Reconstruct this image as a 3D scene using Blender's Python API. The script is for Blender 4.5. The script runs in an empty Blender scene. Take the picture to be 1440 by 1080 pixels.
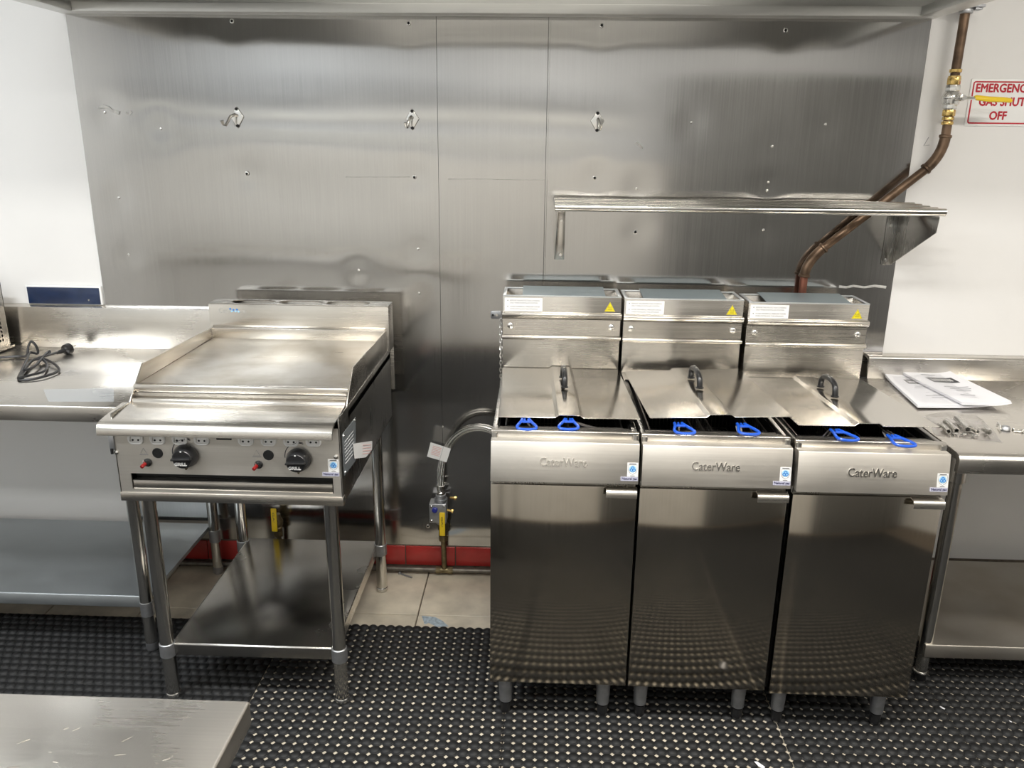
import bpy, bmesh, math, random
import numpy as np
from mathutils import Vector, Matrix
random.seed(7)
S = bpy.context.scene
COL = S.collection
PI = math.pi

# ------------------------------------------------------------------ camera
CAM = Vector((0.0676, -2.9005, 1.6777)); YAW, PIT, ROL, FPX = -0.0314, -0.2946, 0.0112, 1134.66
_f = Vector((math.sin(YAW)*math.cos(PIT), math.cos(YAW)*math.cos(PIT), math.sin(PIT)))
_r0 = Vector((math.cos(YAW), -math.sin(YAW), 0)); _u0 = _r0.cross(_f)
_r = math.cos(ROL)*_r0 + math.sin(ROL)*_u0; _u = -math.sin(ROL)*_r0 + math.cos(ROL)*_u0
cam = bpy.data.cameras.new('camera'); cam.sensor_width = 36; cam.lens = 36*FPX/1440; cam.clip_start = .02
co = bpy.data.objects.new('camera', cam); COL.objects.link(co)
M = Matrix((_r, _u, -_f)).transposed().to_4x4(); M.translation = CAM; co.matrix_world = M
S.camera = co
# ------------------------------------------------------------------ light
w = bpy.data.worlds.new('world'); S.world = w; w.use_nodes = True
w.node_tree.nodes['Background'].inputs[0].default_value = (.8, .85, .9, 1); w.node_tree.nodes['Background'].inputs[1].default_value = .05
def lamp(x, y, z, sx, sy, power, col):
    l = bpy.data.lights.new('fluorescent_lamp', 'AREA'); l.shape = 'RECTANGLE'; l.size = sx; l.size_y = sy; l.energy = power; l.color = col
    o = bpy.data.objects.new('fluorescent_lamp', l); COL.objects.link(o); o.location = (x, y, z); return o
CEIL = 2.75
for x, y, p, c in ((-1.9, -1.75, 42, (.93, .97, 1)), (.1, -1.75, 42, (1, .97, .92)), (1.9, -1.75, 36, (1, .95, .87)),
                   (-1.9, -3.05, 24, (.93, .97, 1)), (.1, -3.05, 22, (1, .97, .92)), (1.9, -3.05, 14, (1, .95, .87))):
    lamp(x, y, CEIL-.012, 1.2, .22, p, c)
lamp(.0, -.30, 2.50, 1.6, .12, 8, (1, .95, .88)).rotation_euler = (math.radians(-52), 0, 0)   # added unseen lamp in the hood, brightens its inside and the steel below
S.view_settings.view_transform = 'Standard'; S.view_settings.look = 'None'; S.view_settings.gamma = 1
S.view_settings.use_curve_mapping = False; S.view_settings.exposure = -.05

# ------------------------------------------------------------------ helpers
def at(px, py, ax, val):
    """point on the plane ax = val that the photograph shows at a pixel"""
    v = _f + _r*((px-720)/FPX) - _u*((py-540)/FPX); i = 'xyz'.index(ax)
    return CAM + v*((val-CAM[i])/v[i])
ORG = {}
class MB:
    def __init__(s): s.v = []; s.f = []
    def add(s, vs, fs):
        o = len(s.v); s.v += [tuple(v) for v in vs]; s.f += [tuple(i+o for i in f) for f in fs]; return s
    def box(s, x0, x1, y0, y1, z0, z1):
        return s.add([(x0,y0,z0),(x1,y0,z0),(x1,y1,z0),(x0,y1,z0),(x0,y0,z1),(x1,y0,z1),(x1,y1,z1),(x0,y1,z1)],
                     [(0,3,2,1),(4,5,6,7),(0,1,5,4),(1,2,6,5),(2,3,7,6),(3,0,4,7)])
    def prism(s, poly, axis, a, b):
        n = len(poly)
        mk = {'x': lambda p, t: (t, p[0], p[1]), 'y': lambda p, t: (p[0], t, p[1]), 'z': lambda p, t: (p[0], p[1], t)}[axis]
        vs = [mk(p, a) for p in poly] + [mk(p, b) for p in poly]
        return s.add(vs, [tuple(range(n)), tuple(range(2*n-1, n-1, -1))] + [(i, (i+1) % n, n+(i+1) % n, n+i) for i in range(n)])
    def ring(s, c, a, b, r, n, r2=None):
        r2 = r if r2 is None else r2
        return [c + a*(r*math.cos(2*PI*i/n)) + b*(r2*math.sin(2*PI*i/n)) for i in range(n)]
    def cyl(s, p, q, r, r2=None, n=16):
        p = Vector(p); q = Vector(q); d = (q-p).normalized(); a = d.orthogonal().normalized(); b = d.cross(a)
        r2 = r if r2 is None else r2
        vs = s.ring(p, a, b, r, n) + s.ring(q, a, b, r2, n)
        return s.add(vs, [tuple(range(n-1, -1, -1)), tuple(range(n, 2*n))] + [(i, (i+1) % n, n+(i+1) % n, n+i) for i in range(n)])
    def tube(s, pts, r, n=10, closed=False, flat=1.0):
        pts = [Vector(p) for p in pts]; m = len(pts); rs = r if isinstance(r, (list, tuple)) else [r]*m
        vs = []; a = None
        for i, p in enumerate(pts):
            if closed: t = pts[(i+1) % m] - pts[i-1]
            else: t = pts[min(i+1, m-1)] - pts[max(i-1, 0)]
            t.normalize()
            a = (t.orthogonal() if a is None else a - t*a.dot(t)).normalized(); b = t.cross(a)
            vs += s.ring(p, a, b, rs[i], n, rs[i]*flat)
        fs = []
        for k in range(m if closed else m-1):
            k2 = (k+1) % m
            fs += [(k*n+i, k*n+(i+1) % n, k2*n+(i+1) % n, k2*n+i) for i in range(n)]
        if not closed: fs += [tuple(range(n-1, -1, -1)), tuple(range((m-1)*n, m*n))]
        return s.add(vs, fs)
    def lathe(s, prof, o, axis=(0, 0, 1), n=24):
        """prof: (radius, height along the axis)"""
        o = Vector(o); d = Vector(axis).normalized(); a = d.orthogonal().normalized(); b = d.cross(a); vs = []; m = len(prof)
        for r, h in prof: vs += s.ring(o + d*h, a, b, max(r, 1e-5), n)
        fs = [(k*n+i, k*n+(i+1) % n, (k+1)*n+(i+1) % n, (k+1)*n+i) for k in range(m-1) for i in range(n)]
        return s.add(vs, fs + [tuple(range(n-1, -1, -1)), tuple(range((m-1)*n, m*n))])
    def ball(s, c, rx, ry, rz, n=14, m=8):
        vs = []; fs = []
        for j in range(m+1):
            t = PI*j/m
            for i in range(n): vs.append((c[0]+rx*max(math.sin(t), 1e-4)*math.cos(2*PI*i/n), c[1]+ry*max(math.sin(t), 1e-4)*math.sin(2*PI*i/n), c[2]+rz*math.cos(t)))
        for j in range(m): fs += [(j*n+i, j*n+(i+1) % n, (j+1)*n+(i+1) % n, (j+1)*n+i) for i in range(n)]
        return s.add(vs, fs)
    def warp(s, fn): s.v = [tuple(fn(*v)) for v in s.v]; return s
    def build(s, name, mat, parent=None, bevel=0, seg=2, smooth=35, origin=None, merge=False):
        o0 = ORG[parent] if parent is not None else Vector(origin if origin is not None else (0, 0, 0))
        bm = bmesh.new(); vs = [bm.verts.new(Vector(v)-o0) for v in s.v]
        for f in s.f:
            try: bm.faces.new([vs[i] for i in f])
            except ValueError: pass
        if merge: bmesh.ops.remove_doubles(bm, verts=bm.verts, dist=1e-5)
        bmesh.ops.recalc_face_normals(bm, faces=bm.faces)
        if bevel:
            es = [e for e in bm.edges if len(e.link_faces) == 2 and e.calc_face_angle(0) > .6]
            bmesh.ops.bevel(bm, geom=es, offset=bevel, segments=seg, profile=.5, affect='EDGES', clamp_overlap=True)
        me = bpy.data.meshes.new(name); bm.to_mesh(me); bm.free()
        me.polygons.foreach_set('use_smooth', [True]*len(me.polygons)); me.set_sharp_from_angle(angle=math.radians(smooth))
        return link(name, me, mat, parent, o0)
def link(name, me, mat, parent, o0):
    if mat: me.materials.append(mat)
    o = bpy.data.objects.new(name, me); COL.objects.link(o); ORG[o] = Vector(o0)
    if parent is not None: o.parent = parent
    else: o.location = o0
    return o
def tag(o, label, cat, group=None):
    o['label'] = label; o['category'] = cat
    if group: o['group'] = group
    return o
def thing(name, loc, label, cat, group=None):
    o = bpy.data.objects.new(name, None); o.empty_display_size = .05; COL.objects.link(o); o.location = loc; ORG[o] = Vector(loc)
    return tag(o, label, cat, group)
def struct(o): o['kind'] = 'structure'; return o
def text(name, body, width, height, mat, parent, c, xdir=(1, 0, 0), ydir=(0, 0, 1), extrude=.0004, bold=0.0, shear=0.0, thick=0.0):
    """lettering fitted to width x height, centred at c, running along xdir"""
    cu = bpy.data.curves.new(name, 'FONT'); cu.body = body; cu.size = 1; cu.extrude = .5; cu.offset = bold; cu.shear = shear; cu.resolution_u = 3
    ob = bpy.data.objects.new(name, cu); COL.objects.link(ob); bpy.context.view_layer.update()
    me = bpy.data.meshes.new_from_object(ob); bpy.data.objects.remove(ob); bpy.data.curves.remove(cu)
    n = len(me.vertices); a = np.empty(n*3); me.vertices.foreach_get('co', a); a = a.reshape(-1, 3)
    lo, hi = a.min(0), a.max(0); a = (a-(lo+hi)/2)/np.maximum(hi-lo, 1e-6)*np.array((width, height, extrude))
    X = np.array(xdir, float); Y = np.array(ydir, float); Z = np.cross(X, Y)
    o0 = ORG[parent]; a = a[:, :1]*X + a[:, 1:2]*Y + a[:, 2:]*Z + np.array(c, float) - np.array(o0)
    me.vertices.foreach_set('co', a.ravel()); me.materials.clear(); me.update()
    if thick:                                                       # heavier strokes: the letters struck again a hair to each side
        bm = bmesh.new(); bm.from_mesh(me); me2 = me.copy()
        for k, (dx, dy) in enumerate(((thick, 0), (thick*.5, thick*.5), (thick*.5, -thick*.5))):
            t = me2.copy(); t.transform(Matrix.Translation(Vector(X*dx+Y*dy+Z*.00012*(k+1)))); bm.from_mesh(t); bpy.data.meshes.remove(t)
        bm.to_mesh(me); bm.free(); bpy.data.meshes.remove(me2)
    return link(name, me, mat, parent, o0)
def np_mesh(name, V, F_by_n, mat, parent=None, origin=(0, 0, 0)):
    """V (n,3) array; F_by_n list of (m,k) index arrays"""
    me = bpy.data.meshes.new(name); V = V-np.array(origin); me.vertices.add(len(V)); me.vertices.foreach_set('co', V.astype('f').ravel())
    loops = np.concatenate([f.ravel() for f in F_by_n]); tot = np.concatenate([np.full(len(f), f.shape[1]) for f in F_by_n])
    me.loops.add(len(loops)); me.loops.foreach_set('vertex_index', loops.astype('i'))
    me.polygons.add(len(tot)); st = np.concatenate([[0], np.cumsum(tot)[:-1]]); me.polygons.foreach_set('loop_start', st.astype('i'))
    me.update(calc_edges=True); me.validate()
    return link(name, me, mat, parent, ORG[parent] if parent is not None else Vector(origin))

# ------------------------------------------------------------------ materials
def newmat(name):
    m = bpy.data.materials.new(name); m.use_nodes = True; nt = m.node_tree
    return m, nt, nt.nodes['Principled BSDF']
def simple(name, col, rough=.5, metal=0.0, noise=0.0, nscale=8.0, coat=0.0, bump=0.0, alpha=1.0, transm=0.0, spec=.5):
    m, nt, b = newmat(name)
    b.inputs['Base Color'].default_value = (*col, 1); b.inputs['Roughness'].default_value = rough; b.inputs['Metallic'].default_value = metal
    b.inputs['Coat Weight'].default_value = coat; b.inputs['Alpha'].default_value = alpha; b.inputs['Transmission Weight'].default_value = transm
    b.inputs['Specular IOR Level'].default_value = spec
    if noise or bump:
        g = nt.nodes.new('ShaderNodeNewGeometry'); n = nt.nodes.new('ShaderNodeTexNoise'); n.inputs['Scale'].default_value = nscale; n.inputs['Detail'].default_value = 5
        nt.links.new(g.outputs['Position'], n.inputs['Vector'])
        if noise:
            mr = nt.nodes.new('ShaderNodeMapRange'); mr.inputs['From Min'].default_value = .3; mr.inputs['From Max'].default_value = .7
            mr.inputs['To Min'].default_value = 1-noise; mr.inputs['To Max'].default_value = 1
            nt.links.new(n.outputs['Fac'], mr.inputs['Value'])
            mx = nt.nodes.new('ShaderNodeVectorMath'); mx.operation = 'SCALE'; mx.inputs[0].default_value = col
            nt.links.new(mr.outputs[0], mx.inputs['Scale']); nt.links.new(mx.outputs[0], b.inputs['Base Color'])
        if bump:
            bp = nt.nodes.new('ShaderNodeBump'); bp.inputs['Strength'].default_value = 1; bp.inputs['Distance'].default_value = bump
            nt.links.new(n.outputs['Fac'], bp.inputs['Height']); nt.links.new(bp.outputs[0], b.inputs['Normal'])
    return m
def steel(name, col=(.62, .605, .58), rough=.24, brush='x', aniso=.55, smudge=.12, streak=.10, wave=0.0, grain=.08, dirt=0.0, dirtcol=(.30, .24, .15)):
    """brushed stainless steel: stretched noise for the grain, soft noise for wiped smudges"""
    m, nt, b = newmat(name); N = nt.nodes.new; L = nt.links.new
    g = N('ShaderNodeNewGeometry')
    def noise(scale, detail, vec3):
        mp = N('ShaderNodeMapping'); mp.inputs['Scale'].default_value = vec3; L(g.outputs['Position'], mp.inputs['Vector'])
        n = N('ShaderNodeTexNoise'); n.inputs['Scale'].default_value = scale; n.inputs['Detail'].default_value = detail; L(mp.outputs[0], n.inputs['Vector']); return n.outputs['Fac']
    st = {'x': (1.2, 130, 130), 'z': (130, 130, 1.2), 'y': (130, 1.2, 130), 'n': (3, 3, 3)}[brush]
    fine = noise(2.0, 4, st); soft = noise(3.2, 5, (1, 1, 1))
    def mapr(v, a, bb, c, d):
        r = N('ShaderNodeMapRange'); r.inputs['From Min'].default_value = a; r.inputs['From Max'].default_value = bb; r.inputs['To Min'].default_value = c; r.inputs['To Max'].default_value = d
        L(v, r.inputs['Value']); return r.outputs[0]
    def math2(op, x, y):
        q = N('ShaderNodeMath'); q.operation = op; L(x, q.inputs[0])
        if isinstance(y, (int, float)): q.inputs[1].default_value = y
        else: L(y, q.inputs[1])
        return q.outputs[0]
    r = math2('ADD', mapr(fine, .3, .7, rough-streak*.5, rough+streak*.5), mapr(soft, .35, .7, 0, smudge)); L(r, b.inputs['Roughness'])
    k = mapr(fine, .25, .75, .95, 1.03)
    sc = N('ShaderNodeVectorMath'); sc.operation = 'SCALE'; sc.inputs[0].default_value = col; L(k, sc.inputs['Scale'])
    out = sc.outputs[0]; b.inputs['Metallic'].default_value = 1
    if dirt:
        d = mapr(noise(5.5, 8, (1, 1, 1)), .44, .66, 0, dirt)
        mx = N('ShaderNodeMix'); mx.data_type = 'RGBA'; L(d, mx.inputs['Factor']); L(out, mx.inputs['A']); mx.inputs['B'].default_value = (*dirtcol, 1); out = mx.outputs['Result']
    L(out, b.inputs['Base Color'])
    if aniso and brush != 'n':
        b.inputs['Anisotropic'].default_value = aniso
        t = N('ShaderNodeCombineXYZ'); t.inputs['XYZ'.index(brush.upper())].default_value = 1
        b.inputs['Anisotropic Rotation'].default_value = .25
        L(t.outputs[0], b.inputs['Tangent'])
    bp = N('ShaderNodeBump'); bp.inputs['Strength'].default_value = grain; bp.inputs['Distance'].default_value = .0003
    L(fine, bp.inputs['Height']); last = bp.outputs[0]
    if wave:
        b2 = N('ShaderNodeBump'); b2.inputs['Strength'].default_value = 1; b2.inputs['Distance'].default_value = wave
        L(noise(1.6, 1.5, (1, 1, 1)), b2.inputs['Height']); L(last, b2.inputs['Normal']); last = b2.outputs[0]
    L(last, b.inputs['Normal'])
    return m
M_wall = steel('wall_steel', (.545, .535, .52), .112, 'z', .8, .04, .03, wave=.0015, grain=.006)
M_top = steel('bench_steel', (.67, .64, .595), .22, 'x', .3, .14, .03)
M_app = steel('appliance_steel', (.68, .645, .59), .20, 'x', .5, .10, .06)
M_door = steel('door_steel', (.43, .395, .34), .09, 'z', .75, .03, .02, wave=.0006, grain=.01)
M_lid = steel('lid_steel', (.60, .57, .52), .10, 'x', .3, .12, .05)
M_grid = steel('griddle_plate_steel', (.60, .57, .52), .30, 'x', .3, .2, .1, dirt=.55)
M_shelf = steel('shelf_steel', (.42, .405, .38), .20, 'n', 0, .10, .1, wave=.002)
M_galv = steel('galvanised_steel', (.50, .535, .555), .42, 'n', 0, .15, .05)
M_brown = steel('worn_shelf_steel', (.52, .49, .44), .42, 'n', 0, .15, .05, dirt=.35, dirtcol=(.36, .30, .22))
M_tube = steel('polished_tube_steel', (.70, .68, .64), .13, 'n', 0, .06, .04)
M_hood = steel('hood_steel', (.72, .72, .70), .40, 'x', .5, .1, .1)
M_panel = steel('panel_steel', (.70, .665, .61), .40, 'x', .4, .12, .05)
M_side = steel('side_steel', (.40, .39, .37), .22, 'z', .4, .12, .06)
M_flue = simple('flue_grey', (.20, .245, .26), .45, .3)
M_rim = simple('pale_folded_edge', (.62, .64, .65), .35, .8)
M_chrome = simple('bright_zinc', (.75, .74, .71), .22, 1)
M_dull = simple('dull_zinc', (.52, .53, .55), .42, .9, .25, 40)
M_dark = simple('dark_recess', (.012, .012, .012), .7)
M_tank = simple('oily_tank_steel', (.05, .048, .045), .35, .8)
M_wire = simple('basket_wire', (.30, .28, .26), .35, .9)
M_blue = simple('blue_vinyl', (.012, .10, .62), .28, coat=.3)
M_black = simple('black_plastic', (.014, .014, .015), .30, coat=.25)
M_rubber = simple('black_rubber', (.014, .0145, .015), .62, noise=.35, nscale=30)
M_cable = simple('black_cable', (.018, .018, .020), .4)
M_paint = simple('white_wall_paint', (.80, .79, .775), .42, noise=.03, nscale=2.5, bump=.0006)
M_cream = simple('added_pale_band', (.79, .765, .72), .35, noise=.12, nscale=4)
M_doorgrey = simple('dark_grey_door', (.16, .16, .155), .5)
M_strip = simple('added_grey_band', (.42, .43, .44), .5)
M_palestrip = simple('added_pale_strip', (.90, .88, .82), .4)
M_upper = simple('grey_painted_wall', (.56, .57, .58), .5)
M_ceil = simple('ceiling_white', (.80, .80, .78), .7)
M_tile = simple('cream_tile', (.76, .68, .54), .32, noise=.36, nscale=9)
M_grout = simple('dark_grout', (.16, .13, .10), .9, noise=.5, nscale=40)
M_floor = simple('cream_floor', (.78, .74, .64), .4, noise=.1, nscale=6)
M_red = simple('red_tile', (.40, .035, .03), .22, noise=.25, nscale=14)
M_copper = simple('tarnished_copper', (.22, .145, .095), .40, .8, noise=.6, nscale=22)
M_redpipe = simple('red_brown_pipe', (.30, .12, .08), .4, .7, noise=.4, nscale=30)
M_brass = simple('brass', (.78, .55, .20), .22, 1, noise=.2, nscale=60)
M_oldbrass = simple('dull_brass', (.26, .21, .12), .42, .9, noise=.5, nscale=50)
M_oldpipe = simple('grimy_pipe', (.22, .20, .17), .45, .7, noise=.5, nscale=40)
M_yel = simple('yellow_grip', (.82, .58, .02), .38)
M_yel2 = simple('hazard_yellow', (.90, .76, .02), .45)
M_white = simple('white_label', (.86, .86, .85), .5)
M_paper = simple('white_paper', (.83, .83, .86), .7)
M_ink = simple('black_ink', (.03, .03, .035), .6)
M_grey_ink = simple('grey_ink', (.25, .25, .27), .6)
M_sred = simple('sign_red', (.50, .012, .03), .45)
M_pink = simple('pale_red_ink', (.75, .42, .40), .6)
M_lav = simple('lavender_label', (.50, .50, .62), .5)
M_navy = simple('navy_gloss', (.018, .034, .085), .16, coat=.4, noise=.3, nscale=25)
M_lblue = simple('light_blue_ink', (.35, .66, .90), .5)
M_mblue = simple('mid_blue_ink', (.03, .20, .60), .5)
M_igred = simple('red_plastic', (.25, .008, .008), .3, coat=.3)
M_seal = simple('old_sealant', (.66, .65, .62), .6, noise=.3, nscale=60)
M_film = simple('clear_plastic_film', (.92, .90, .93), .12, transm=1.0, alpha=.28)
M_bfilm = simple('pale_film', (.75, .82, .90), .18, alpha=.14)
M_plate = simple('rating_plate_grey', (.38, .42, .45), .3, .6, noise=.2, nscale=60)
M_braid = simple('braided_steel', (.66, .65, .62), .28, 1)
M_emboss = simple('raised_bright_steel', (.72, .70, .66), .2, 1)

# ------------------------------------------------------------------ room shell
XL, XR, ZT = -1.5355, 1.3269, 2.066
struct(MB().box(-3.3, 3.3, -3.9, .2, -.12, -.008).build('floor', M_grout))
floor = bpy.data.objects['floor']
tile_me = None
P = .34
for i in range(-7, 7):
    for j in range(0, 8):
        x0 = -.35+i*P; y1 = .02-j*P
        cx, cy = x0+P/2, y1-P/2
        if j == 0: y1, cy = -.012, (-.012+.02-P)/2
        key = 'edge' if j == 0 else 'full'
        hy = (y1-(.02-(j+1)*P))/2-.0022
        m = tile_me.get(key) if tile_me else None
        if tile_me is None: tile_me = {}
        if m is None:
            o = MB().box(-P/2+.0022, P/2-.0022, -hy, hy, -.010, 0).build('tile', M_tile, floor, bevel=.0015, seg=1); tile_me[key] = o.data
        else: o = link('tile', m, None, floor, ORG[floor])
        o.location = (cx, cy, random.uniform(-.0006, .0004)); o.rotation_euler = (random.uniform(-.002, .002), random.uniform(-.002, .002), 0)
wall_back = struct(MB().box(-3.3, 3.3, 0, .12, -.1, CEIL).build('wall_back', M_paint))
struct(MB().box(-3.42, -3.3, -3.9, .12, -.1, CEIL).build('wall_left', M_paint))
struct(MB().box(3.3, 3.42, -3.9, .12, -.1, CEIL).build('wall_right', M_paint))
struct(MB().box(-3.3, 3.3, -4.02, -3.9, -.1, CEIL).build('wall_front', M_upper))
struct(MB().box(-3.3, 1.05, -3.9, -3.885, 0, 1.46).build('trim_7', M_cream))  # unseen pale lower band, added to keep the appliance reflections bright
d1 = struct(MB().box(1.05, 3.1, -3.9, -3.85, 0, 2.2).build('unseen_door_1', M_doorgrey, bevel=.004))  # unseen dark door, added to darken the reflections in the right-hand steel
struct(MB().box(-3.3, .7, -3.9, -3.84, 1.99, 2.10).build('trim_2', M_strip))  # unseen grey band, added to give the steel a stripe to reflect
for k, z in enumerate((1.53, 1.60, 1.665)): struct(MB().box(-3.3, .5, -3.9, -3.88, z, z+.026).build('trim_%d' % (k+3), M_palestrip))  # unseen strips, added as bright lines for the wall steel to reflect
struct(MB().box(-3.3, .7, -3.9, -3.87, 1.84, 1.90).build('trim_6', M_palestrip))  # unseen pale strip, added for a bright band in the wall steel
struct(MB().box(-3.42, 3.42, -4.02, .12, CEIL, CEIL+.1).build('ceiling', M_ceil))
# skirting of red tiles
trim = struct(MB().box(-2.4, 2.0, -.006, -.001, .0, .118).build('trim_1', M_grout))
me = None
for i in range(-9, 9):
    x0 = -.442+i*.201
    if me is None: o = MB().box(0, .198, -.013, -.004, .031, .114).build('skirting_tile', M_red, trim, bevel=.003); me = o.data
    else: o = link('skirting_tile', me, None, trim, ORG[trim])
    o.location = (x0, 0, random.uniform(-.001, .001))

# stainless cladding: three sheets with oil canning and dimples at the fixings
fix = [(327,30),(575,33),(846,36),(1104,43),(227,181),(168,278),(182,358),(148,158),(348,244),(583,249),(836,250),(895,265),(893,326),(588,350),
       (972,172),(1160,175),(1085,206),(1080,256),(1078,268),(1073,323),(602,739),(623,600),(590,412),(505,380)]
FIX = [at(a, b, 'y', 0) for a, b in fix]
def dent(X, Z, seed):
    r = np.random.RandomState(seed); Y = np.zeros_like(X)
    for k in range(7):
        ax, az = r.uniform(.6, 3.0), r.uniform(3, 9); p, q = r.uniform(0, 6.28, 2)
        Y += r.uniform(.25, .8)*.0011*np.sin(az*Z+1.2*np.sin(ax*X+p)+q)
    for k in range(6):
        ax, az = r.uniform(.8, 3.5), r.uniform(9, 24); p, q = r.uniform(0, 6.28, 2)
        Y += r.uniform(.5, 1)*.00055*np.sin(az*Z+1.1*np.sin(ax*X+p)+q)*(.35+.65/(1+np.exp((X+.3)*9)))
    for f in FIX:
        d2 = (X-f.x)**2+(Z-f.z)**2; Y += .0016*np.exp(-d2/.0025)
    return Y
def sheet(x0, x1, seed, y):
    nx, nz = max(8, int((x1-x0)/.018)), 108
    X, Z = np.meshgrid(np.linspace(x0, x1, nx), np.linspace(.118, ZT, nz)); Y = y+dent(X, Z, seed)
    V = np.stack([X, Y, Z], -1).reshape(-1, 3); a = np.arange(nx*nz).reshape(nz, nx)
    F = np.stack([a[:-1, :-1], a[:-1, 1:], a[1:, 1:], a[1:, :-1]], -1).reshape(-1, 4)
    rim = np.concatenate([a[0, :], a[1:, -1], a[-1, -2::-1], a[-2:0:-1, 0]]); n0 = len(V)
    B = V[rim].copy(); B[:, 1] = -.0004; V = np.concatenate([V, B]); k = np.arange(len(rim)); k2 = (k+1) % len(rim)
    R = np.stack([rim[k], n0+k, n0+k2, rim[k2]], -1)
    o = np_mesh('steel_panel', V, [F, R], M_wall, wall_back)
    o.data.polygons.foreach_set('use_smooth', [True]*len(o.data.polygons)); o.data.set_sharp_from_angle(angle=math.radians(40)); return o
panels = [sheet(XL, -.2887, 3, -.0055), sheet(-.2873, .0838, 3, -.0055), sheet(.0850, XR, 3, -.0055)]
for p, x in ((0, -.288), (1, .0844)): MB().box(x-.002, x+.002, -.0012, -.0003, .118, ZT).build('seam_shade_strip', M_dark, panels[p])  # dark strip added so the narrow gap looks shaded instead of white
zz = np.linspace(.119, ZT-.001, 60); yy = -.0055+dent(np.full(60, .089), zz, 3)
b = MB(); b.add([(x, y-.0009*e, z) for y, z in zip(yy, zz) for x, e in ((.0856, 0), (.0866, 1), (.0906, 1), (.0916, 0))], [(4*i+j, 4*i+j+1, 4*i+j+5, 4*i+j+4) for i in range(59) for j in range(3)])
b.build('cover_strip', M_wall, panels[2])
for k, f in enumerate(FIX):
    p = panels[0 if f.x < -.288 else (1 if f.x < .084 else 2)]
    b = MB()
    if k in (0, 1, 2, 3, 8, 9, 10, 12, 20):
        b.lathe([(.0075, 0), (.0072, .0012), (.0058, .0018)], (f.x, -.0052, f.z), (0, -1, 0), 14); b.build('washer', M_chrome, p)
        MB().lathe([(.0046, 0), (.0044, .0012)], (f.x, -.0068, f.z), (0, -1, 0), 12).build('hole_plug', M_dark, p)
    else:
        b.lathe([(.0048, 0), (.0042, .0016), (.002, .0024)], (f.x, -.0045, f.z), (0, -1, 0), 10); b.build('screw', M_chrome, p)
# leftovers of sealant on the sheets
def smear(pts, r, name='sealant_smear', mat=M_seal, panel=0):
    b = MB()
    q = [at(a, c, 'y', -.0065) for a, c in pts]
    b.tube([Vector((v.x, -.0068, v.z)) for v in q], [r*random.uniform(.6, 1.3) for _ in q], 8); b.warp(lambda x, y, z: (x, -.0066+(y+.0068)*.25, z)); b.build(name, mat, panels[panel])
smear([(138,152),(145,150),(152,151),(158,156),(163,157),(168,159)], .005); smear([(177,158),(182,161),(185,157)], .004)
smear([(1180,403),(1190,404),(1200,402),(1215,404),(1230,402),(1246,404)], .006, panel=2)
smear([(895,200),(899,204),(904,209)], .004, panel=2)
smear([(630,252),(690,252),(730,253),(766,253)], .0009, panel=1); smear([(486,249),(540,249),(576,249)], .0008)
# white pencil tick on the right wall
b = MB(); b.tube([at(1306, 193, 'y', -.001), at(1299, 205, 'y', -.001), at(1307, 204, 'y', -.001)], .0009, 5).build('pencil_mark', M_grey_ink, wall_back)

# ------------------------------------------------------------------ exhaust hood
hood = thing('exhaust_hood', (-.1, -.6, 2.06), 'stainless exhaust hood along the top edge of the steel wall panels', 'hood')
HZ, HX0, HX1, HY = 2.064, XL-.01, XR+.004, -.82
b = MB(); t = .07
b.box(HX0, HX1, -t, -.002, HZ, HZ+.03); b.box(HX0, HX1, HY, HY+t, HZ, HZ+.03); b.box(HX0, HX0+t, HY+t, -t, HZ, HZ+.03); b.box(HX1-t, HX1, HY+t, -t, HZ, HZ+.03)
b.build('grease_gutter', M_hood, hood, bevel=.003)
b = MB(); b.box(HX0, HX0+.004, HY, -.002, HZ+.03, 2.6); b.box(HX1-.004, HX1, HY, -.002, HZ+.03, 2.6); b.box(HX0, HX1, HY, HY+.004, HZ+.03, 2.6); b.box(HX0, HX1, HY, -.002, 2.6, 2.604); b.box(HX0, HX1, -.006, -.002, HZ+.03, 2.6)
b.build('canopy', M_hood, hood)
for k in range(5):
    x0 = HX0+.08+k*.545
    f = MB().box(x0, x0+.53, -.16, -.13, HZ+.06, HZ+.08).box(x0, x0+.53, -.52, -.49, HZ+.44, HZ+.46)
    for i in range(13): 
        xx = x0+.01+i*.041; f.prism([(-.16, HZ+.07), (-.15, HZ+.06), (-.50, HZ+.44), (-.51, HZ+.45)], 'x', xx, xx+.022)
    f.build('baffle_filter', M_hood, hood)
MB().cyl(at(90, 13, 'y', -.03), at(90, 13, 'y', -.06), .006, n=10).build('rivet', M_dark, hood)

# ------------------------------------------------------------------ utensil hooks
def hook(px, py, label, side):
    c = at(px, py, 'y', -.006); h = thing('wall_hook', (c.x, -.006, c.z), label, 'hook', 'coat hooks screwed to the steel wall')
    MB().prism([(c.x, c.z+.037), (c.x+.024, c.z+.002), (c.x, c.z-.037), (c.x-.024, c.z+.002)], 'y', -.011, -.0065).build('plate', M_chrome, h, bevel=.0035, seg=3)
    for dz in (.027, -.028): MB().lathe([(.0056, 0), (.0052, .002), (.003, .0032)], (c.x, -.0108, c.z+dz), (0, -1, 0), 12).build('screw', M_dark, h)
    s = side
    pts = [(0, -.010, .006), (s*.004, -.022, .008), (s*.013, -.036, .002), (s*.019, -.047, -.014), (s*.024, -.056, -.026), (s*.029, -.066, -.024), (s*.031, -.070, -.012)]
    MB().tube([(c.x+a, y, c.z+z) for a, y, z in pts], [.006, .0055, .005, .005, .005, .0052, .006], 10).build('prong', M_chrome, h)
hook(334, 165, 'chrome diamond-plate hook with prong bent left, leftmost on the steel wall', -1.0)
hook(580, 168, 'chrome diamond-plate hook left of the seam, middle of the three', -.45)
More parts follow.
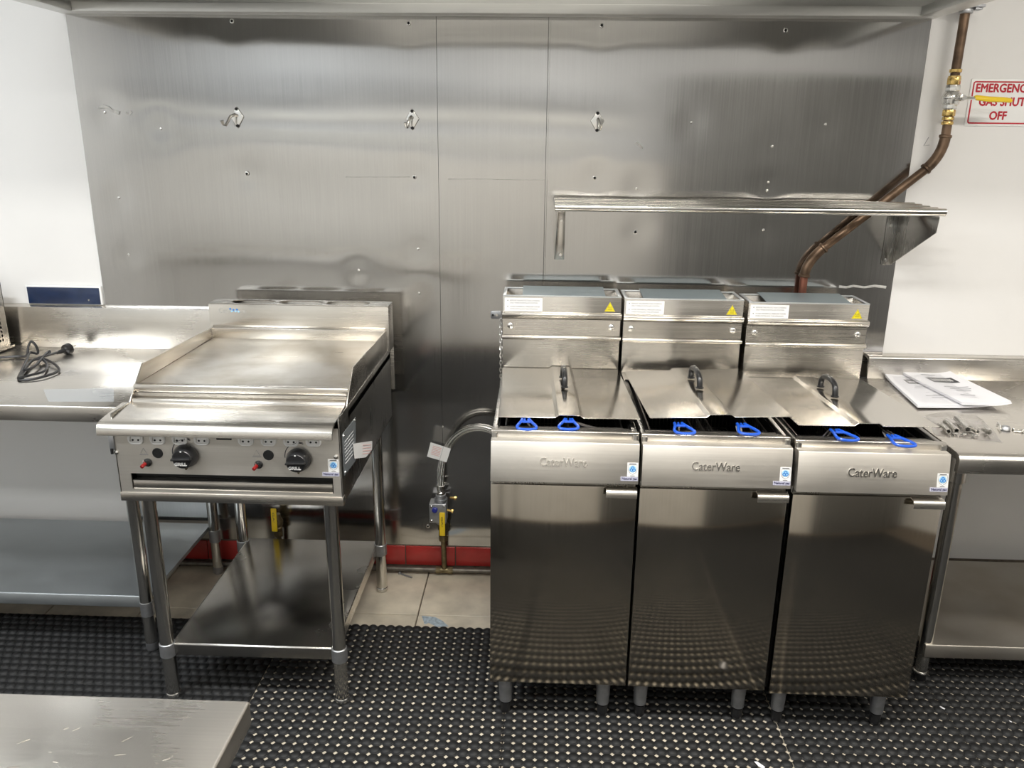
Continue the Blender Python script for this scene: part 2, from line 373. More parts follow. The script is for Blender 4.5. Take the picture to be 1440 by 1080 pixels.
hook(840, 171, 'chrome diamond-plate hook above the left end of the tubular shelf', .25)

# ------------------------------------------------------------------ tubular wall shelf
sh = thing('wall_shelf', (.7, 0, 1.27), 'slatted wall shelf of round steel tubes on two brackets', 'shelf')
for k in range(5):
    y = -.086-k*.0558; z = 1.4785-.001*k; x0, x1 = .114, 1.325; rt = .0122 if k == 4 else .0112
    MB().lathe([(.0085, 0), (rt, .002), (rt, x1-x0-.002), (.0085, x1-x0)], (x0, y, z), (1, 0, 0), 16).build('tube', M_tube, sh)
for x, s in ((.124, 1), (1.309, -1)):
    b = MB(); b.prism([(-.008, 1.460), (-.308, 1.460), (-.300, 1.410), (-.008, 1.268)], 'x', x-.0015, x+.0015)
    b.box(min(x, x+s*.034), max(x, x+s*.034), -.0105, -.0075, 1.268, 1.460)
    b.box(min(x, x+s*.02), max(x, x+s*.02), -.308, -.03, 1.4585, 1.4615)
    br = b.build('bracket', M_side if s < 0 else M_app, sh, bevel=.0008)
    for z in (1.405, 1.285): MB().lathe([(.006, 0), (.005, .003)], (x+s*.02, -.0105, z), (0, -1, 0), 10).build('screw', M_chrome, br)

# ------------------------------------------------------------------ gas shut-off pipe on the right
gp = thing('gas_pipe', (1.2, -.06, 1.2), 'tarnished copper gas pipe with shut-off valve, bending behind the wall shelf', 'pipe')
R = .0145; A = [Vector(v) for v in ((1.406, -.06, 2.30), (1.403, -.06, 1.90), (1.404, -.06, 1.80), (1.404, -.06, 1.715), (1.404, -.06, 1.665), (1.368, -.06, 1.605), (1.043, -.03, 1.312), (1.006, -.03, 1.262), (1.005, -.03, 1.14))]
def lerp(a, b, t): return a+(b-a)*t
MB().cyl(A[0], (1.403, -.06, 1.87), R, n=20).build('pipe_length', M_copper, gp)
MB().cyl((1.404, -.06, 1.78), (1.404, -.06, 1.69), R, n=20).build('pipe_length', M_copper, gp)
MB().cyl((1.375, -.06, 1.612), (1.04, -.03, 1.308), R, n=20).build('pipe_length', M_copper, gp)
MB().cyl((1.005, -.03, 1.235), (1.005, -.03, .95), R*.95, n=20).build('pipe_length', M_redpipe, gp)
def elbow(p, q, r2, nm='elbow'):
    c = [p, lerp(p, q, .33), lerp(q, p, -.0), q]
    pts = []
    for i in range(9):
        t = i/8; pts.append(p*(1-t)**2 + q*2*t*(1-t) + r2*t*t)
    e = MB().tube(pts, R*1.18, 18)
    for P_, Q_ in ((pts[0], pts[1]), (pts[-1], pts[-2])):
        d = (Q_-P_).normalized(); e.lathe([(R*1.2, -.002), (R*1.38, 0), (R*1.38, .006), (R*1.2, .009)], P_, d, 18)
    e.build(nm, M_copper, gp)
elbow(Vector((1.404, -.06, 1.705)), Vector((1.404, -.06, 1.64)), Vector((1.355, -.058, 1.595)))
elbow(Vector((1.062, -.032, 1.328)), Vector((1.006, -.03, 1.277)), Vector((1.005, -.03, 1.225)))
def hexnut(z0, z1, r, mat, nm): MB().cyl((1.403, -.06, z0), (1.403, -.06, z1), r, n=6).build(nm, mat, gp, bevel=.002)
for z in (1.905, 1.885): MB().lathe([(.017, 0), (.019, .002), (.019, .010), (.017, .0075)], (1.403, -.06, z-.006), n=20).build('brass_collar', M_brass, gp)
hexnut(1.862, 1.885, .021, M_brass, 'brass_nut')
for z in (1.744, 1.758): MB().lathe([(.017, 0), (.0185, .002), (.0185, .008), (.017, .011)], (1.403, -.06, z-.006), n=20).build('brass_collar', M_brass, gp)
hexnut(1.765, 1.785, .0205, M_brass, 'brass_nut')
v = MB(); v.cyl((1.403, -.06, 1.785), (1.403, -.06, 1.862), .018, n=20); v.cyl((1.403, -.06, 1.788), (1.403, -.06, 1.806), .0225, n=8); v.cyl((1.403, -.06, 1.842), (1.403, -.06, 1.861), .0235, n=8)
v.lathe([(.019, -.024), (.026, -.019), (.027, -.004), (.029, -.002), (.029, .004), (.027, .008), (.024, .016), (.018, .022)], (1.403, -.06, 1.822), n=24)
v.cyl((1.408, -.08, 1.822), (1.412, -.118, 1.820), .011, n=12)
vb = v.build('ball_valve', M_chrome, gp, bevel=.001)
MB().tube([(1.411, -.121, 1.8195), (1.430, -.121, 1.819), (1.448, -.119, 1.819), (1.472, -.116, 1.819)], [.009, .008, .006, .006], 10, flat=.5).build('lever', M_chrome, vb)
MB().cyl((1.412, -.112, 1.8195), (1.412, -.130, 1.8195), .0075, n=6).build('lever_nut', M_chrome, vb)
MB().tube([(1.448, -.118, 1.8205), (1.455, -.117, 1.8205), (1.500, -.115, 1.816), (1.545, -.112, 1.8155), (1.566, -.111, 1.8135), (1.572, -.111, 1.813)], [.006, .0098, .0105, .0095, .0092, .004], 12, flat=.7).build('lever_grip', M_yel, vb)
c = MB().box(1.375, 1.458, -.075, -.001, 2.092, 2.100); c.lathe([(.0175, 0), (.021, .003), (.021, .012), (.0175, .015)], (1.406, -.06, 2.074), n=18); c.box(1.430, 1.452, -.07, -.04, 2.085, 2.092)
c.build('pipe_bracket', M_dull, gp, bevel=.001)

# ------------------------------------------------------------------ sign
sg = thing('shut_off_sign', (1.595, 0, 1.738), 'white emergency gas sign with red lettering behind the yellow lever', 'sign')
x0, x1, z0, z1 = 1.487, 1.706, 1.737, 1.885
MB().box(x0, x1, -.004, -.0005, z0, z1).build('plate', M_white, sg, bevel=.0015)
def rrect(x0, x1, z0, z1, r, y, k=5):
    pts = []
    for cx, cz, a in ((x1-r, z1-r, 0), (x0+r, z1-r, 90), (x0+r, z0+r, 180), (x1-r, z0+r, 270)):
        for i in range(k+1): t = math.radians(a+90*i/k); pts.append((cx+r*math.cos(t), y, cz+r*math.sin(t)))
    return pts
MB().tube(rrect(x0+.009, x1-.009, z0+.009, z1-.009, .006, -.0043), .0024, 6, closed=True, flat=1).warp(lambda x, y, z: (x, -.0043+(y+.0043)*.3, z)).build('red_border', M_sred, sg)
cx = (x0+x1)/2
text('lettering', 'EMERGENCY', .184, .026, M_sred, sg, (cx, -.0043, 1.857), thick=.0024)
text('lettering', 'GAS SHUT', .150, .026, M_sred, sg, (cx, -.0043, 1.8145), thick=.0024)
text('lettering', 'OFF', .055, .026, M_sred, sg, (cx-.006, -.0043, 1.7705), thick=.0024)

# ------------------------------------------------------------------ left bench
lb = thing('work_bench', (-1.9, -.37, 0), 'long stainless bench with undershelf at the left wall', 'bench')
TZ = .918
b = MB(); X0, X1 = -2.75, -1.135
b.prism([(-.045, TZ), (-.700, TZ), (-.706, TZ-.004), (-.707, TZ-.010), (-.707, TZ-.050), (-.690, TZ-.050), (-.690, TZ-.02), (-.045, TZ-.02)], 'x', X0, X1)
b.build('bench_top', M_top, lb, bevel=.0015, merge=True)
MB().prism([(-.045, TZ-.01), (-.038, 1.068), (-.006, 1.074), (-.002, 1.074), (-.002, 1.066), (-.030, 1.06), (-.036, TZ-.01)], 'x', X0, X1+.03).build('splashback', M_top, lb, bevel=.001)
b = MB().prism([(-.03, .2), (-.565, .2), (-.567, .196), (-.567, .158), (-.555, .158), (-.555, .185), (-.03, .185)], 'x', X0, -1.215)
b.build('undershelf', M_galv, lb, bevel=.001)
for x, y, zb in ((-1.218, -.578, .0075), (-1.192, -.060, 0), (-2.70, -.578, .0075), (-2.70, -.060, 0)):
    l = MB().cyl((x, y, zb+.03), (x, y, TZ-.02), .0195, n=24).build('leg', M_tube, lb)
    MB().lathe([(.0175, 0), (.0195, .004), (.0195, .03)], (x, y, zb), n=20).build('foot', M_dull, l)
    MB().lathe([(.0215, 0), (.0215, .05)], (x, y, .14), n=20).build('collar', M_dull, l)
q = [at(a, c_, 'z', TZ) for a, c_ in ((61, 548), (160, 546), (160, 565), (68, 565))]
MB().add([(v.x, v.y, TZ+.0002) for v in q]+[(v.x, v.y, TZ+.0009) for v in q], [(0,1,2,3),(4,7,6,5),(0,4,5,1),(1,5,6,2),(2,6,7,3),(3,7,4,0)]).build('film_patch', M_bfilm, lb)
# navy plate on the splashback ledge
b = MB(); np_ = thing('navy_plate', (-1.68, -.02, 1.072), 'glossy navy rectangular panel in a white frame standing on the left splashback ledge', 'panel')
b.box(-1.822, -1.540, -.014, -.002, 1.0745, 1.144); b.build('frame', M_white, np_, bevel=.001)
MB().box(-1.816, -1.5465, -.0175, -.012, 1.0765, 1.138).build('glossy_face', M_navy, np_, bevel=.001)
MB().lathe([(.0035, 0), (.003, .002)], (-1.588, -.0172, 1.093), (0, -1, 0), 10).build('screw', M_chrome, np_)
# perforated appliance at the far left
pa = thing('perforated_appliance', (-2.04, -.32, TZ), 'steel appliance with perforated side at the far left edge of the bench', 'appliance')
ax, y0, y1, z0, z1 = -1.872, -.52, -.075, TZ+.012, 1.165
b = MB(); cell = .0155; ny = int((y1-y0-.03)/cell); nz = int((z1-z0-.05)/cell); V = []; F = []
yy = [y0]; zz = [z0]
for j in range(ny): yy += [y0+.015+j*cell, y0+.015+j*cell+.0085]
for k in range(nz): zz += [z0+.025+k*cell, z0+.025+k*cell+.0085]
yy.append(y1); zz.append(z1); n1 = len(yy)
V = [(ax, y, z) for z in zz for y in yy]
F = [(k*n1+j, k*n1+j+1, (k+1)*n1+j+1, (k+1)*n1+j) for k in range(len(zz)-1) for j in range(n1-1) if not (j % 2 == 1 and k % 2 == 1)]
b.add(V, F); b.build('perforated_side', M_app, pa)
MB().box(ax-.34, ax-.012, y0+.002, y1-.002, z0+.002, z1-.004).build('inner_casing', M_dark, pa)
MB().box(ax-.36, ax, y0, y1, z1-.003, z1).box(ax-.36, ax, y1-.003, y1, z0, z1).box(ax-.36, ax, y0, y0+.003, z0, z1).box(ax-.36, ax+.006, y0, y1+.012, TZ+.006, z0+.001).build('casing', M_app, pa)
for x in (ax-.33, ax-.03):
    for y in (y0+.04, y1-.03): MB().cyl((x, y, TZ), (x, y, TZ+.008), .012, n=12).build('foot', M_black, pa)
# power cord
pc = thing('power_cord', (-1.65, -.28, TZ), 'tangled black power cord with plug lying on the left bench', 'power cord')
def P2(px, py, h): v = at(px, py, 'z', TZ+h); return v
def spline(pts, k=6):
    out = []; n = len(pts)
    for i in range(n-1):
        p0, p1, p2, p3 = pts[max(i-1, 0)], pts[i], pts[i+1], pts[min(i+2, n-1)]
        for j in range(k):
            t = j/k; out.append(.5*((2*p1)+(p2-p0)*t+(2*p0-5*p1+4*p2-p3)*t*t+(3*p1-p0-3*p2+p3)*t**3))
    return out+[pts[-1]]
path = [(-30, 507, .006), (0, 503, .006), (25, 501, .007), (37, 500, .010), (40, 487, .04), (44, 480, .055), (51, 487, .04), (53, 497, .012), (42, 496, .014), (38, 505, .012), (30, 522, .006), (26, 533, .006),
        (40, 534, .006), (60, 530, .008), (78, 524, .008), (83, 519, .010), (75, 511, .012), (60, 504, .016), (50, 505, .014), (40, 513, .010), (31, 527, .010), (28, 531, .012), (45, 527, .012), (62, 522, .010), (66, 513, .008), (58, 505, .018),
        (44, 508, .018), (35, 520, .016), (50, 514, .016), (64, 498, .020), (70, 494, .022), (68, 499, .016), (55, 503, .020), (70, 499, .020), (84, 494, .018), (90, 492, .016)]
MB().tube(spline([P2(*p) for p in path]), .0042, 8).build('cable', M_cable, pc)
a = P2(84, 495, .017); d = P2(97, 490, .020); ax_ = (d-a).normalized()
pl = MB().lathe([(.0045, -.012), (.007, 0), (.008, .02), (.012, .024), (.019, .026), (.020, .044), (.016, .048)], a, ax_, 14).build('plug', M_black, pc)
side = ax_.cross(Vector((0, 0, 1))).normalized(); up = side.cross(ax_)
for s_, u_ in ((.008, .005), (-.008, .005), (0, -.008)):
    p = a+ax_*.048+side*s_+up*u_; MB().cyl(p, p+ax_*.018, .0022, n=8).build('pin', M_chrome, pl)

# ------------------------------------------------------------------ right bench
rb = thing('work_table', (1.85, -.42, 0), 'stainless work table with undershelf beside the right-hand fryer', 'table')
RZ = .861; X0, X1 = 1.236, 2.6
b = MB().prism([(-.052, RZ), (-.772, RZ), (-.785, RZ-.003), (-.793, RZ-.010), (-.796, RZ-.018), (-.796, RZ-.055), (-.776, RZ-.055), (-.776, RZ-.02), (-.052, RZ-.02)], 'x', X0, X1)
b.build('table_top', M_top, rb, bevel=.0012, merge=True)
MB().prism([(-.052, RZ-.01), (-.046, .936), (-.040, .943), (-.002, .945), (-.002, .935), (-.034, .93), (-.042, RZ-.01)], 'x', X0+.03, X1).build('splashback', M_top, rb, bevel=.001)
MB().prism([(-.08, .15), (-.636, .15), (-.638, .146), (-.638, .104), (-.626, .104), (-.626, .135), (-.08, .135)], 'x', 1.325, X1).build('undershelf', M_brown, rb, bevel=.001)
for x, y, zb in ((1.338, -.612, .0075), (1.338, -.10, 0), (2.55, -.612, .0075), (2.55, -.10, 0)):
    l = MB().cyl((x, y, zb+.03), (x, y, .72), .0195, n=24).build('leg', M_tube, rb)
    MB().lathe([(.016, 0), (.0185, .004), (.0185, .028)], (x, y, zb), n=20).build('foot', M_black, l)
    MB().lathe([(.0205, 0), (.0235, .002), (.0235, .006), (.0205, .008)], (x, y, zb+.026), n=24).build('foot_ring', M_chrome, l)
    MB().lathe([(.021, 0), (.026, .004), (.026, RZ-.02-.703)], (x, y, .703), n=24).build('leg_socket', M_tube, l)
# instruction booklets
def booklet(corners, z, thick, label, ink, seed, rows):
    """four corner points, far-left, far-right, near-right, near-left; slightly curled leaves"""
    q = [Vector(c) for c in corners]; r = random.Random(seed); c = sum(q, Vector())/4
    t = thing('instruction_booklet', (c.x, c.y, z), label, 'booklet', 'paper booklets on the right table')
    def pos(u, v, h):
        p = q[0]*(1-u)*(1-v)+q[1]*u*(1-v)+q[2]*u*v+q[3]*(1-u)*v
        return Vector((p.x, p.y, z+h+.010*max(0, u-.55)**2*4*(1 if seed == 1 else .4)+.006*max(0, .3-v)**2*9+.0012*math.sin(5*u+seed)))
    for k in range(3):
        b = MB(); n = 10; hh = k*thick/3; o = .012*(2-k)
        vs = []; 
        for layer in (0, 1):
            for j in range(n+1):
                for i in range(n+1): vs.append(pos(i/n-(o*.3 if k < 2 else 0), j/n+(o if k < 2 else 0), hh+layer*(thick/3-.0006)))
        m = (n+1)**2; fs = []
        for j in range(n):
            for i in range(n):
                a = j*(n+1)+i; fs += [(a, a+1, a+n+2, a+n+1), (m+a, m+a+n+1, m+a+n+2, m+a+1)]
        ed = [i for i in range(n+1)]+[(j+1)*(n+1)-1+(n+1)*0 for j in range(1, n+1)]+[n*(n+1)+i for i in range(n-1, -1, -1)]+[j*(n+1) for j in range(n-1, 0, -1)]
        for i in range(len(ed)): a, b_ = ed[i], ed[(i+1) % len(ed)]; fs.append((a, m+a, m+b_, b_))
        b.add(vs, fs); page = b.build('leaf', M_paper, t, smooth=50)
    def strip(u0, u1, v0, v1, mat, nm):
        n = 8; vs = [pos(u0+(u1-u0)*i/n, v, thick+.0003) for v in (v0, v1) for i in range(n+1)]
        MB().add(vs, [(i, i+1, n+2+i, n+1+i) for i in range(n)]).build(nm, mat, page)
    strip(*ink, M_ink, 'printed_banner')
    for u0, u1, v0 in rows: strip(u0, u1, v0, v0+.014, M_grey_ink, 'printed_line')
    # pale lettering in the banner
    u0, u1, v0, v1 = ink
    for i in range(9):
        a = u0+(u1-u0)*(.12+i*.086); vs = [pos(a, v0+(v1-v0)*.25, thick+.0006), pos(a+(u1-u0)*.05, v0+(v1-v0)*.25, thick+.0006), pos(a+(u1-u0)*.05, v0+(v1-v0)*.72, thick+.0006), pos(a, v0+(v1-v0)*.72, thick+.0006)]
        MB().add(vs, [(0, 1, 2, 3)]).build('printed_letter', M_white, page)
def cz(px, py, z): v = at(px, py, 'z', z); return (v.x, v.y, z)
booklet([cz(1244, 530, .868), cz(1300, 530, .868), cz(1392, 571, .868), cz(1290, 572, .868)], .8665, .007, 'white instruction booklet lying underneath, nearer the fryer', (.3, .8, .16, .30), 2, [(.35, .7, .38), (.3, .75, .44), (.3, .7, .7), (.35, .65, .76)])
booklet([cz(1266, 524, .88), cz(1333, 526, .88), cz(1421, 568, .88), cz(1352, 567, .88)], .876, .007, 'white instruction booklet on top, sticking out to the right', (.28, .82, .2, .36), 1, [(.3, .6, .10), (.3, .8, .50), (.35, .78, .56), (.4, .7, .62), (.3, .6, .76)])
# clear bags
def bag(corners, h, nm, label, seed, z):
    q = [Vector(c) for c in corners]; r = random.Random(seed); n = 14; b = MB(); vs = []
    ph = [r.uniform(0, 6) for _ in range(4)]
    for layer in (0, 1):
        for j in range(n+1):
            for i in range(n+1):
                u, v = i/n, j/n; p = q[0]*(1-u)*(1-v)+q[1]*u*(1-v)+q[2]*u*v+q[3]*(1-u)*v
                e = min(1, 5*min(u, 1-u), 5*min(v, 1-v)); wr = .0022*math.sin(9*u+5*v+ph[0])+.0016*math.sin(17*u-11*v+ph[1])
                vs.append((p.x+.004*math.sin(7*v+ph[2])*(1 if u in (0, 1) else 0), p.y, z+(layer*(.0006+e*(h+wr)))))
    m = (n+1)**2; fs = []
    for j in range(n):
        for i in range(n): a = j*(n+1)+i; fs += [(a, a+1, a+n+2, a+n+1), (m+a, m+a+n+1, m+a+n+2, m+a+1)]
    b.add(vs, fs); return tag(b.build(nm, M_film, origin=(sum((c.x for c in q))/4, sum((c.y for c in q))/4, z)), label, 'plastic bag')
bag([cz(1238, 531, RZ), cz(1325, 527, RZ), cz(1402, 577, RZ), cz(1288, 575, RZ)], .026, 'document_bag', 'clear plastic bag wrapped round the white booklets', 3, RZ+.0004)
bag([cz(1296, 585, RZ), cz(1384, 592, RZ), cz(1412, 623, RZ), cz(1318, 613, RZ)], .028, 'parts_bag', 'clear zip bag holding short steel tubes, near the table front', 5, RZ+.0004)
tubes = [((1345, 588), (1361, 604), .0095, 'bare steel tube in the zip bag, the middle one standing proud'), ((1330, 593), (1345, 606), .009, 'bare steel tube in the zip bag, left of the middle one'),
         ((1362, 600), (1375, 607), .007, 'short steel sleeve in the zip bag, right of the middle tube'), ((1384, 603), (1391, 608), .0085, 'stubby steel sleeve at the right end of the zip bag'), ((1326, 600), (1334, 607), .008, 'stubby steel sleeve at the left end of the zip bag')]
for (p, q_, r, lab) in tubes:
    a = at(*p, 'z', RZ+.003+r); d = at(*q_, 'z', RZ+.003+r); n = (d-a); Ln = n.length
    t = MB().lathe([(r*.72, 0), (r, .0), (r, Ln), (r*.72, Ln), (r*.72, .002)], a, n, 16)
    tag(t.build('steel_sleeve', M_chrome, origin=(a.x, a.y, RZ)), lab, 'fitting', 'steel fittings in the zip bag')
for k, (px, py) in enumerate(((1321, 597), (1352, 610), (1368, 612), (1340, 609))):
    a = at(px, py, 'z', RZ+.007)
    t = MB().lathe([(.003, 0), (.006, .001), (.006, .005), (.003, .006)], (a.x, a.y, RZ+.003), (.3, .2, 1), 6); t.cyl((a.x, a.y, RZ+.006), (a.x+.012, a.y-.004, RZ+.008), .0025, n=8)
    tag(t.build('hex_bolt', M_chrome, origin=(a.x, a.y, RZ)), ('hex bolt at the top left of the zip bag', 'hex bolt below the middle tube in the zip bag', 'hex bolt at the lower right of the zip bag', 'hex bolt below the left tube in the zip bag')[k], 'bolt', 'bolts in the zip bag')
# loose hardware near the right edge
ch = thing('loose_hardware', (1.475, -.585, RZ), 'small zinc cap and clip lying loose at the right edge of the table', 'hardware')
a = at(1414, 602, 'z', RZ+.006)
MB().lathe([(.004, 0), (.013, .001), (.014, .006), (.010, .012), (.004, .0075)], (a.x, a.y, RZ+.0002), (0, 0, 1), 16).build('zinc_cap', M_dull, ch)
MB().tube([at(1402, 600, 'z', RZ+.004), at(1404, 594, 'z', RZ+.014), at(1407, 598, 'z', RZ+.016), at(1408, 603, 'z', RZ+.004)], .003, 8).build('wire_clip', M_chrome, ch)
for px, py in ((1424, 603), (1430, 605)):
    p = at(px, py, 'z', RZ+.005); MB().lathe([(.002, 0), (.0045, .001), (.0045, .004), (.002, .005)], (p.x, p.y, RZ+.002), (1, .2, .3), 10).build('chain_bead', M_chrome, ch)
p = at(1437, 606, 'z', RZ+.005); c2 = MB().lathe([(.003, 0), (.0065, .001), (.0065, .003), (.003, .004)], (p.x, p.y, RZ+.003), (1, 0, .5), 12); c2.cyl((p.x, p.y, RZ+.004), (p.x-.022, p.y+.003, RZ+.004), .0025, n=8)
tag(c2.build('screw', M_chrome, origin=(p.x, p.y, RZ)), 'zinc screw lying at the right edge, beyond the loose cap', 'screw')

# ------------------------------------------------------------------ foreground table
ft = thing('prep_table', (-1.3, -2.3, 0), 'stainless prep table corner in the left foreground, scratched top', 'table')
b = MB().box(-2.3, -.335, -2.75, -1.934, .860, .9); b.build('table_top', M_top, ft, bevel=.004, seg=3)
for x, y in ((-.45, -2.06), (-.45, -2.66), (-2.2, -2.06), (-2.2, -2.66)):
    l = MB().cyl((x, y, .03), (x, y, .86), .019, n=20).build('leg', M_tube, ft); MB().lathe([(.017, 0), (.019, .004), (.019, .03)], (x, y, .0075), n=16).build('foot', M_black, l)
for i in range(22):
    x, y = random.uniform(-.85, -.4), random.uniform(-2.1, -1.97); a = random.uniform(-.5, .9); L_ = random.uniform(.004, .018)
    MB().tube([(x, y, .9001), (x+L_*.5*math.cos(a), y+L_*.5*math.sin(a), .9003), (x+L_*math.cos(a), y+L_*math.sin(a), .9001)], [.0002, .0004, .0002], 5).build('scratch', M_top, ft)

# ------------------------------------------------------------------ griddle
gr = thing('gas_griddle', (-.76, -.5, .714), 'stainless gas griddle with two black knobs on a tubular stand', 'griddle')
gx0, gx1, gy0, gy1, gz0, gz1 = -1.069, -.453, -.900, -.150, .714, .965
b = MB(); b.box(gx0, gx0+.004, gy0, gy1, gz0, gz1); b.box(gx1-.004, gx1, gy0, gy1, gz0, gz1); b.box(gx0, gx1, gy1-.004, gy1, gz0, gz1); b.box(gx0, gx1, gy0, gy1, gz0, gz0+.004); b.box(gx0, gx1, gy0+.10, gy1, .93, .95)
b.build('body', M_side, gr, bevel=.0008)
# front panel with the drawer slot left open
sx0, sx1, sz0, sz1 = -1.034, -.478, .748, .794
b = MB(); b.box(gx0, gx1, gy0, gy0+.004, sz1, gz1-.03); b.box(gx0, sx0, gy0, gy0+.004, gz0+.022, sz1); b.box(sx1, gx1, gy0, gy0+.004, gz0+.022, sz1); b.box(sx0, sx1, gy0, gy0+.004, gz0+.022, sz0)
fp = b.build('front_panel', M_panel, gr)
MB().box(gx0-.001, gx1+.001, gy0-.003, gy0+.02, gz0-.002, gz0+.024).build('bottom_rail', M_app, gr, bevel=.0015)
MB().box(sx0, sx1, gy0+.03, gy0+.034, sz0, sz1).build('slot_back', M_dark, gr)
dt = MB().box(sx0+.003, sx1-.003, gy0+.002, gy0+.006, sz0, sz0+.024).box(sx0+.003, sx1-.003, gy0+.002, gy0+.030, sz0+.022, sz0+.025).build('drip_tray', M_app, gr, bevel=.0008)
# front shelf with rolled nose
prof = [(-.795, .963), (-.900, .9555), (-.922, .953), (-.933, .949), (-.940, .943), (-.944, .934), (-.945, .926), (-.945, .919), (-.940, .919), (-.940, .928), (-.934, .939), (-.92, .946), (-.90, .950), (-.795, .957)]
MB().prism(prof, 'x', -1.087, -.4625).build('front_shelf', M_app, gr, smooth=50)
MB().box(-1.0805, -1.066, -.905, -.86, .862, .912).build('side_bracket', M_dull, gr, bevel=.002)
MB().cyl((-1.073, -.908, .853), (-1.073, -.908, .867), .004, n=8).build('bracket_bolt', M_dark, gr)
# trough and cooking plate
PX0, PX1 = -1.062, -.458
MB().prism([(-.795, .963), (-.790, .972), (-.778, .972), (-.775, .955), (-.795, .955)], 'x', PX0, PX1-.004).build('trough_lip', M_app, gr, bevel=.001)
MB().box(PX0, PX1-.004, -.778, -.745, .938, .952).build('grease_trough', M_side, gr)
MB().prism([(-.768, 1.002), (-.766, 1.006), (-.748, 1.006), (-.745, .985), (-.766, .985)], 'x', PX0-.004, PX1).build('plate_nose', M_app, gr, bevel=.0015)
MB().box(PX0, PX1-.004, -.769, -.745, .950, .984).build('plate_front', M_app, gr)
MB().box(PX0, PX1, -.748, -.20, .985, 1.003).build('cooking_plate', M_grid, gr, bevel=.001)
for x in (gx0+.002, gx1-.005):
    MB().prism([(-.195, 1.040), (-.700, 1.051), (-.705, 1.050), (-.800, .966), (-.800, .960), (-.195, .960)], 'x', x, x+.0035).build('splash_guard', M_app, gr, bevel=.0008)
MB().prism([(-.200, .99), (-.200, 1.040), (-.1835, 1.047), (-.180, 1.047), (-.180, .99)], 'x', gx0+.006, gx1-.006).build('rear_guard', M_app, gr, bevel=.0008)
b = MB(); bx0, bx1 = -1.074, -.447
b.box(bx0, bx1, -.183, -.178, .96, 1.122); b.box(bx0, bx0+.004, -.178, -.10, .96, 1.122); b.box(bx1-.004, bx1, -.178, -.10, .96, 1.122); b.box(bx0, bx1, -.104, -.100, .80, 1.122)
b.build('backsplash', M_app, gr, bevel=.0008)
# slotted top of the flue: three oval openings
def slotted_top(x0, x1, y0, y1, z, slots, mat, nm, parent):
    b = MB(); pts = []
    xs = [x0]+[v for s in slots for v in s]+[x1]
    for i in range(0, len(xs)-1, 2): b.box(xs[i], xs[i+1], y0, y1, z-.003, z)
    for s0, s1 in slots:
        b.box(s0, s1, y0, y0+.010, z-.003, z); b.box(s0, s1, y1-.010, y1, z-.003, z)
        for xa, sgn in ((s0, 1), (s1, -1)):
            for ya, yb in ((y0+.010, y0+.024), (y1-.010, y1-.024)): b.prism([(xa, ya), (xa+sgn*.03, ya), (xa, yb)], 'z', z-.003, z)
    return b.build(nm, mat, parent)
slotted_top(bx0, bx1, -.183, -.100, 1.123, [(-1.005, -.855), (-.838, -.688), (-.670, -.520)], M_app, 'flue_top', gr)
MB().box(bx0+.006, bx1-.006, -.176, -.106, 1.05, 1.055).build('flue_floor', M_dark, gr)
bs = [o for o in gr.children if o.name.startswith('backsplash')][0]
text('worn_lettering', 'CaterWare', .092, .016, simple('faded_grey_ink', (.50, .50, .49), .4, .6), bs, (-.992, -.1833, 1.098), extrude=.0003)
for i, (dx, dz) in enumerate(((-.006, .006), (-.001, -.002), (.005, .003), (.012, -.002), (.017, .004), (.022, -.003))):
    MB().ball((-.992+dx, -.1834, 1.098+dz), .004, .0004, .003, 10, 6).build('blue_ink_smudge', M_mblue if i % 2 == 0 else M_lblue, bs)
# louvres, sight holes, igniters, knobs
for px in (191, 222, 253, 284, 346, 378, 409.5, 441):
    c = at(px, 617.5+ (px-191)*.014, 'y', gy0); x, z = c.x, c.z
    lo = MB().tube(rrect(x-.018, x+.018, z-.011, z+.013, .010, gy0-.002), .0034, 8, closed=True).build('louvre', M_white, fp)
    MB().box(x-.013, x+.013, gy0-.0015, gy0+.0, z-.008, z+.009).build('louvre_plate', M_white, fp)
    for dx in (-.008, .007): MB().lathe([(.003, 0), (.0025, .001)], (x+dx, gy0-.0015, z-.002), (0, -1, 0), 8).build('louvre_hole', M_dark, fp)
c = at(315, 617, 'y', gy0); MB().box(c.x-.021, c.x+.021, gy0-.0012, gy0+.001, c.z-.0035, c.z+.0035).build('vent_slot', M_dark, fp, bevel=.001)
for px, py in ((221.7, 637), (377.5, 640)):
    c = at(px, py, 'y', gy0); s_ = MB().lathe([(.0145, 0), (.0145, .0015), (.012, .002), (.011, .0008)], (c.x, gy0, c.z), (0, -1, 0), 20).build('sight_hole', M_dark, fp)
for px, py in ((208, 650), (364, 653)):
    c = at(px, py, 'y', gy0); ig = MB().lathe([(.0115, 0), (.0115, .004), (.0075, .006), (.0075, .012)], (c.x, gy0, c.z), (0, -1, 0), 16).build('igniter', M_black, gr)
    MB().cyl((c.x-.002, gy0-.010, c.z+.000), (c.x-.006, gy0-.026, c.z-.004), .0052, n=14).build('button', M_igred, ig, bevel=.0012)
    MB().cyl((c.x-.004, gy0-.011, c.z+.006), (c.x-.006, gy0-.014, c.z+.009), .003, n=8).build('spark_pin', M_chrome, ig)
    # flame hazard triangle printed above
    w_ = at(px-5 if px < 300 else px-2, py-15, 'y', gy0-.0006); w_.x += -.002
    MB().tube([(w_.x-.009, gy0-.0006, w_.z-.006), (w_.x, gy0-.0006, w_.z+.010), (w_.x+.009, gy0-.0006, w_.z-.006)], .0005, 5, closed=True).build('printed_triangle', M_grey_ink, fp)
    MB().box(w_.x-.012, w_.x+.012, gy0-.0008, gy0-.0002, w_.z-.010, w_.z-.0088).build('printed_line', M_grey_ink, fp)
